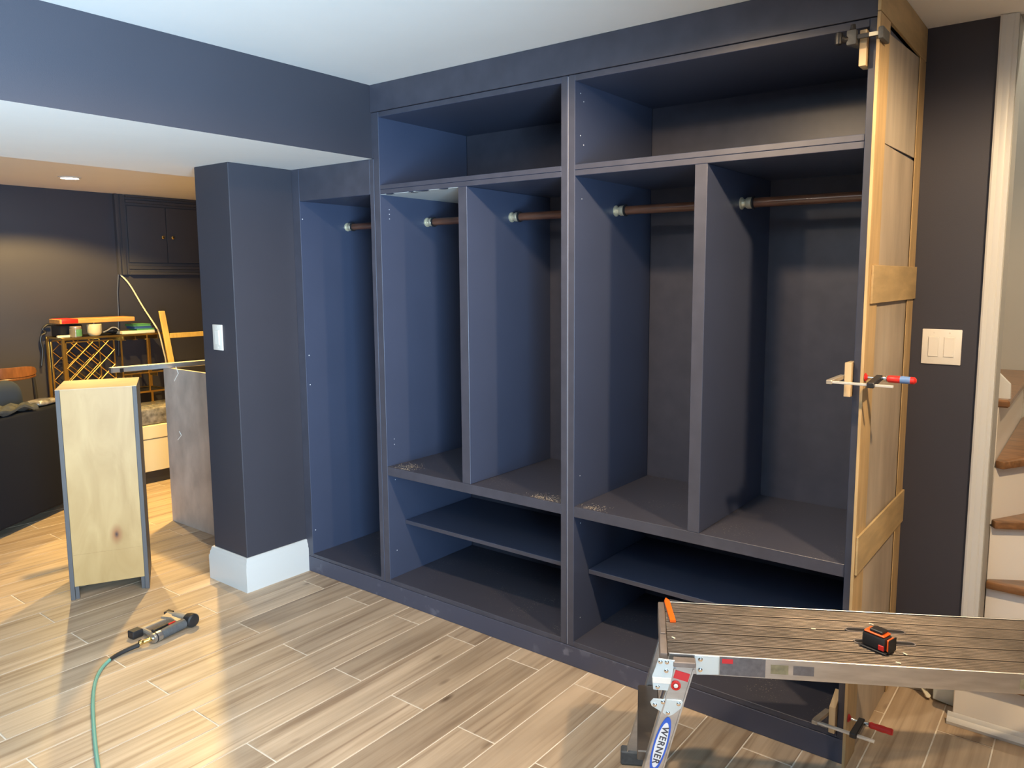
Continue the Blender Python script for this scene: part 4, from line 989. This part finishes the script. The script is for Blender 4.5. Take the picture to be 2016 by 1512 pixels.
# cordless drill lying behind the books
dr = thing('power_drill', 'black power drill lying on the bar cart beside the books', 'drill', (-5.16, g0.y - 0.10, CT))
dy0 = onx(-5.16, 222, 640).y
MB().tube([(-5.16, dy0 - 0.07, CT + 0.030), (-5.16, dy0 - 0.01, CT + 0.032)], [0.012, 0.028], 14).build('chuck', 'black_plastic', dr)
MB().tube([(-5.16, dy0 - 0.0095, CT + 0.032), (-5.16, dy0 + 0.03, CT + 0.032)], 0.031, 14).build('motor_body', 'black_plastic', dr)
MB().tube([(-5.19, dy0 + 0.02, CT + 0.025), (-5.28, dy0 + 0.03, CT + 0.022)], [0.022, 0.020], 12).build('grip', 'black_rubber', dr)
# cables on the cart
for lab, pix, r, mt in (('black tangled cord hanging over the corner of the bar cart', ((100, 640), (92, 640), (84, 648), (90, 655), (82, 660), (80, 672), (84, 690), (82, 720)), 0.010, 'black_plastic'),
                        ('grey cord looping behind the candle on the bar cart', ((203, 654), (212, 650), (220, 645), (228, 645), (234, 649)), 0.006, 'white_cable')):
    P_ = [onx(-5.10 if 'grey' in lab else -5.345, u, v) for u, v in pix]
    for p_ in P_:
        if 'grey' in lab: p_.z = max(p_.z, CT + r)
        elif CY0 - 0.02 < p_.y: p_.z = max(p_.z, CT + r)
    tag(MB().tube(smooth_path(P_, 5), r, 8).build('cord', mt), lab, 'cord')
tg = onx(-5.04, 125, 656)
o = MB().prism([(-5.06, tg.y - 0.05, CT), (-5.03, tg.y - 0.05, CT), (-5.03, tg.y + 0.05, CT), (-5.06, tg.y + 0.05, CT)], (0, 0, 0.02)).build('paper_tag', 'paper_white', bevel=0.004)
tag(o, 'crumpled white paper tag beside the jar on the bar cart', 'paper')

# ------------------------------------------------------------------ leaning wooden frame
wf = thing('leaning_rack', 'yellow pine rack of crossed sticks leaning in front of the bar cart', 'rack', (-4.75, 1.35, 0))
s0 = onx(-4.88, 318, 612); s1 = onx(-4.80, 337, 712); dirv = (s1 - s0).normalized(); tt = (0.0 + 0.0005 - s0.z) / dirv.z; s2 = s0 + dirv * tt
def stick(a, b_, wv, tv, nm): MB().obox(a - wv / 2 - tv / 2, wv, tv, b_ - a).build(nm, 'frame_wood', wf, bevel=0.002)
stick(s0, s2, Vector((0, 0.050, 0)), Vector((0.022, 0, 0)), 'upright')
off = Vector((0, 0.62, 0)); stick(s0 + off, s2 + off, Vector((0, 0.050, 0)), Vector((0.022, 0, 0)), 'upright')
m0 = onx(-4.85, 330, 661)
zz = m0.z; f_ = (zz - s0.z) / (s2.z - s0.z); cpt = s0 + (s2 - s0) * f_
B(cpt.x - 0.011, cpt.x + 0.011, cpt.y + 0.03, cpt.y + 0.62 - 0.03, zz - 0.022, zz + 0.022).build('crossbar', 'frame_wood', wf, bevel=0.002)

# ------------------------------------------------------------------ cream storage bench with wrapped bundle
cf = onz(0.0, 310, 950)
bn_ = thing('storage_bench', 'cream storage cabinet with dark plinth, half hidden behind the plywood box', 'cabinet', (cf.x - 0.2, cf.y, 0))
yb0, yb1 = cf.y - 0.35, cf.y + 0.75; xb1 = cf.x; xb0 = cf.x - 0.4
ht = onx(xb1, 310, 836).z; hm = onx(xb1, 310, 862).z; hb = onx(xb1, 310, 926).z
B(xb0 + .02, xb1 - 0.02, yb0 + .02, yb1 - .02, 0.0005, hb).build('plinth', 'black_plastic', bn_)
B(xb0, xb1 - 0.004, yb0, yb1, hb, hm - 0.004).build('body', 'cream_panel', bn_, bevel=0.003)
B(xb0, xb1, yb0, yb1, hm, ht).build('lid', 'cream_panel', bn_, bevel=0.004)
m = MB().box(xb0 + 0.05, xb1 - 0.02, yb0 + 0.03, yb1 - 0.05, ht + .0005, onx(xb1, 310, 803).z)
tag(m.build('wrapped_bundle', 'clear_wrap', bevel=0.02, segs=3), 'glossy plastic-wrapped bundle lying on the cream cabinet', 'bundle')
# ------------------------------------------------------------------ sofa
SA = Vector((-2.844, -0.761, 0)); SB = Vector((-3.133, -0.337, 0)); sdv = (SB - SA).normalized(); sdp = Vector((-sdv.y, sdv.x, 0))   # sdp points away from the camera
s_len0, s_len1 = -1.55, 0.80
sofa = thing('sofa', 'dark navy velvet sofa seen from behind, half hidden by the plywood box', 'sofa', SA + sdp * 0.4 - sdv * 0.5)
def sbx(a0, a1, b0, b1, z0, z1): return MB().obox(SA + sdv * a0 + sdp * b0 + EZ * z0, sdv * (a1 - a0), sdp * (b1 - b0), EZ * (z1 - z0))
sbx(s_len0, s_len1, 0, 0.16, 0.05, 0.69).build('back', 'sofa_velvet', sofa, bevel=0.02, segs=3)
sbx(s_len0 + .19, s_len1 - .19, 0.162, 0.85, 0.05, 0.28).build('base', 'sofa_velvet', sofa, bevel=0.015, segs=2)
for a in (s_len0, s_len1 - 0.18): sbx(a, a + 0.18, 0.162, 0.85, 0.05, 0.58).build('arm', 'sofa_velvet', sofa, bevel=0.02, segs=3)
for a in (s_len0 + 0.195, (s_len0 + s_len1) / 2 + 0.003): sbx(a, a + (s_len1 - s_len0) / 2 - 0.20, 0.18, 0.83, 0.282, 0.44).build('seat_cushion', 'sofa_velvet', sofa, bevel=0.04, segs=3)
for a in (s_len0 + 0.08, s_len1 - 0.12):
    for b_ in (0.05, 0.75): sbx(a, a + 0.04, b_, b_ + 0.04, 0.0005, 0.0495).build('foot', 'black_plastic', sofa)
# pillow
def cushion(c, ax, ay, az, mt, name, par=None):
    bm = bmesh.new(); bmesh.ops.create_uvsphere(bm, u_segments=24, v_segments=14, radius=1)
    m = MB(); bm.verts.ensure_lookup_table()
    V = []
    for v in bm.verts:
        f = lambda t, p: math.copysign(abs(t) ** p, t)
        pinch = 1 - 0.0 * abs(v.co.z)
        V.append(Vector(c) + Vector(ax) * f(v.co.x, 0.45) * pinch + Vector(ay) * f(v.co.y, 0.45) * pinch + Vector(az) * v.co.z)
    F = [[q_.index for q_ in fc.verts] for fc in bm.faces]; bm.free()
    return m.add(V, F).build(name, mt, par, smooth=80)
pt = onx(-3.1, 12, 765)
pcn = SA + sdv * 0.37 + sdp * 0.262 + EZ * 0.655
cs = cushion(pcn, sdv * 0.19, EZ * 0.20, sdp * 0.085, 'pillow_cloth', 'pillow'); tag(cs, 'dark blue throw pillow propped behind the sofa back', 'pillow')
# folded blanket over the back
m = MB(); nx, ny = 14, 10; V = []; F = []
for i in range(nx + 1):
    for j in range(ny + 1):
        a = -0.15 + 0.53 * i / nx; b_ = -0.004 + 0.16 * j / ny
        V.append(SA + sdv * a + sdp * b_ + EZ * (0.694 + 0.026 + 0.012 * math.sin(i * 1.3 + j * 0.7) + 0.010 * math.sin(j * 1.9 - i * 0.5)))
for i in range(nx):
    for j in range(ny): k = i * (ny + 1) + j; F.append((k, k + ny + 1, k + ny + 2, k + 1))
n_ = len(V); V2 = [v - EZ * 0.014 for v in V]; F2 = [tuple(x + n_ for x in f[::-1]) for f in F]
edge = [i * (ny + 1) for i in range(nx + 1)] + [nx * (ny + 1) + j for j in range(1, ny + 1)] + [i * (ny + 1) + ny for i in range(nx - 1, -1, -1)] + [j for j in range(ny - 1, 0, -1)]
F3 = [(edge[i], edge[(i + 1) % len(edge)], edge[(i + 1) % len(edge)] + n_, edge[i] + n_) for i in range(len(edge))]
for k, v in enumerate(V2): v.z = max(v.z, 0.6912)
o = m.add(V + V2, F + F2 + F3).build('blanket', 'blanket_cloth', smooth=60); tag(o, 'rumpled dark grey blanket draped along the sofa back', 'blanket')
# clear plastic bag on the back of the sofa
bp_ = onx(-3.05, 92, 790)
pbg = cushion(SA + sdv * 0.52 + sdp * 0.075 + EZ * 0.7105, sdv * 0.10, sdp * 0.06, EZ * 0.019, 'clear_wrap', 'plastic_bag'); tag(pbg, 'crumpled clear plastic bag lying on the sofa back', 'plastic bag')

# ------------------------------------------------------------------ mid-century chair
c_top = onx(-4.55, 70, 718)
ch = thing('wood_chair', 'brown bentwood chair with curved low back behind the sofa', 'chair', (-4.75, c_top.y - 0.22, 0))
cyc = c_top.y - 0.20; cxc = -4.75; zt_ = onx(-4.55, 40, 722).z
# curved back rest (arc opening away), seat, legs
V = []; F = []; n = 16
zb0 = onx(-4.55, 40, 742).z
for k in range(n + 1):
    a = math.radians(-70 + 140 * k / n); rx, ry_ = 0.24, 0.26
    edge_drop = 0.05 * (abs(k - n / 2) / (n / 2)) ** 4
    for r in (1.0, 0.93):
        x = cxc + rx * r * math.cos(a); y = cyc + ry_ * r * math.sin(a)
        V += [(x, y, zb0 + edge_drop * .3), (x, y, zt_ - edge_drop)]
for k in range(n):
    a = 4 * k; b_ = a + 4
    F += [(a, b_, b_ + 1, a + 1), (a + 2, a + 3, b_ + 3, b_ + 2), (a + 1, b_ + 1, b_ + 3, a + 3), (a, a + 2, b_ + 2, b_)]
F += [(0, 1, 3, 2), (4 * n, 4 * n + 2, 4 * n + 3, 4 * n + 1)]
MB().add(V, F).build('backrest', 'chair_wood', ch, smooth=40)
MB().prism([(cxc + 0.22 * math.cos(a), cyc + 0.25 * math.sin(a), 0.44) for a in [2 * math.pi * k / 24 for k in range(24)]], (0, 0, 0.035)).build('seat', 'chair_wood', ch, bevel=0.006)
zr = onx(-4.55, 70, 742).z
MB().tube([(cxc + 0.225 * math.cos(math.radians(a)), cyc + 0.245 * math.sin(math.radians(a)), zb0 - 0.012) for a in range(-120, 121, 15)], 0.012, 8).build('arm_rail', 'chair_wood', ch)
for sx in (-1, 1):
    for sy in (-1, 1):
        top = zb0 - 0.02 if sx > 0 else 0.44
        MB().tube([(cxc + sx * 0.15, cyc + sy * 0.195, top), (cxc + sx * 0.17, cyc + sy * 0.20, 0.44), (cxc + sx * 0.21, cyc + sy * 0.22, 0.0005)], [0.012, 0.017, 0.011], 10).build('leg', 'black_plastic', ch)

# ------------------------------------------------------------------ sawdust left on the bay floors
def sawdust(label, cx, cy, z, sx, sy, n, seed):
    rnd = random.Random(seed); m = MB()
    for i in range(n):
        x = cx + rnd.gauss(0, sx); y = max(0.003, min(0.5, cy + abs(rnd.gauss(0, sy)))); r = rnd.uniform(0.0006, 0.0016); a = rnd.uniform(0, 6.28)
        p = [Vector((x + r * math.cos(a + k * 2.094), y + r * math.sin(a + k * 2.094), z + 0.0003)) for k in range(3)]
        m.add(p + [Vector((x, y, z + 0.0003 + r * 0.7))], [(0, 2, 1), (0, 1, 3), (1, 2, 3), (2, 0, 3)])
    return tag(m.build('sawdust', 'sawdust', smooth=0), label, 'sawdust', kind='stuff')
sawdust('pale sawdust scattered on the floor of the bay with the pale ceiling', -0.38, 0.006, 0.63, 0.035, 0.05, 260, 1)
sawdust('pale sawdust scattered on the bay floor next to the seam between the closets', 0.41, 0.006, 0.63, 0.045, 0.035, 320, 2)
sawdust('pale sawdust scattered on the bay floor under the wide cubby', 0.63, 0.006, 0.63, 0.03, 0.03, 160, 3)
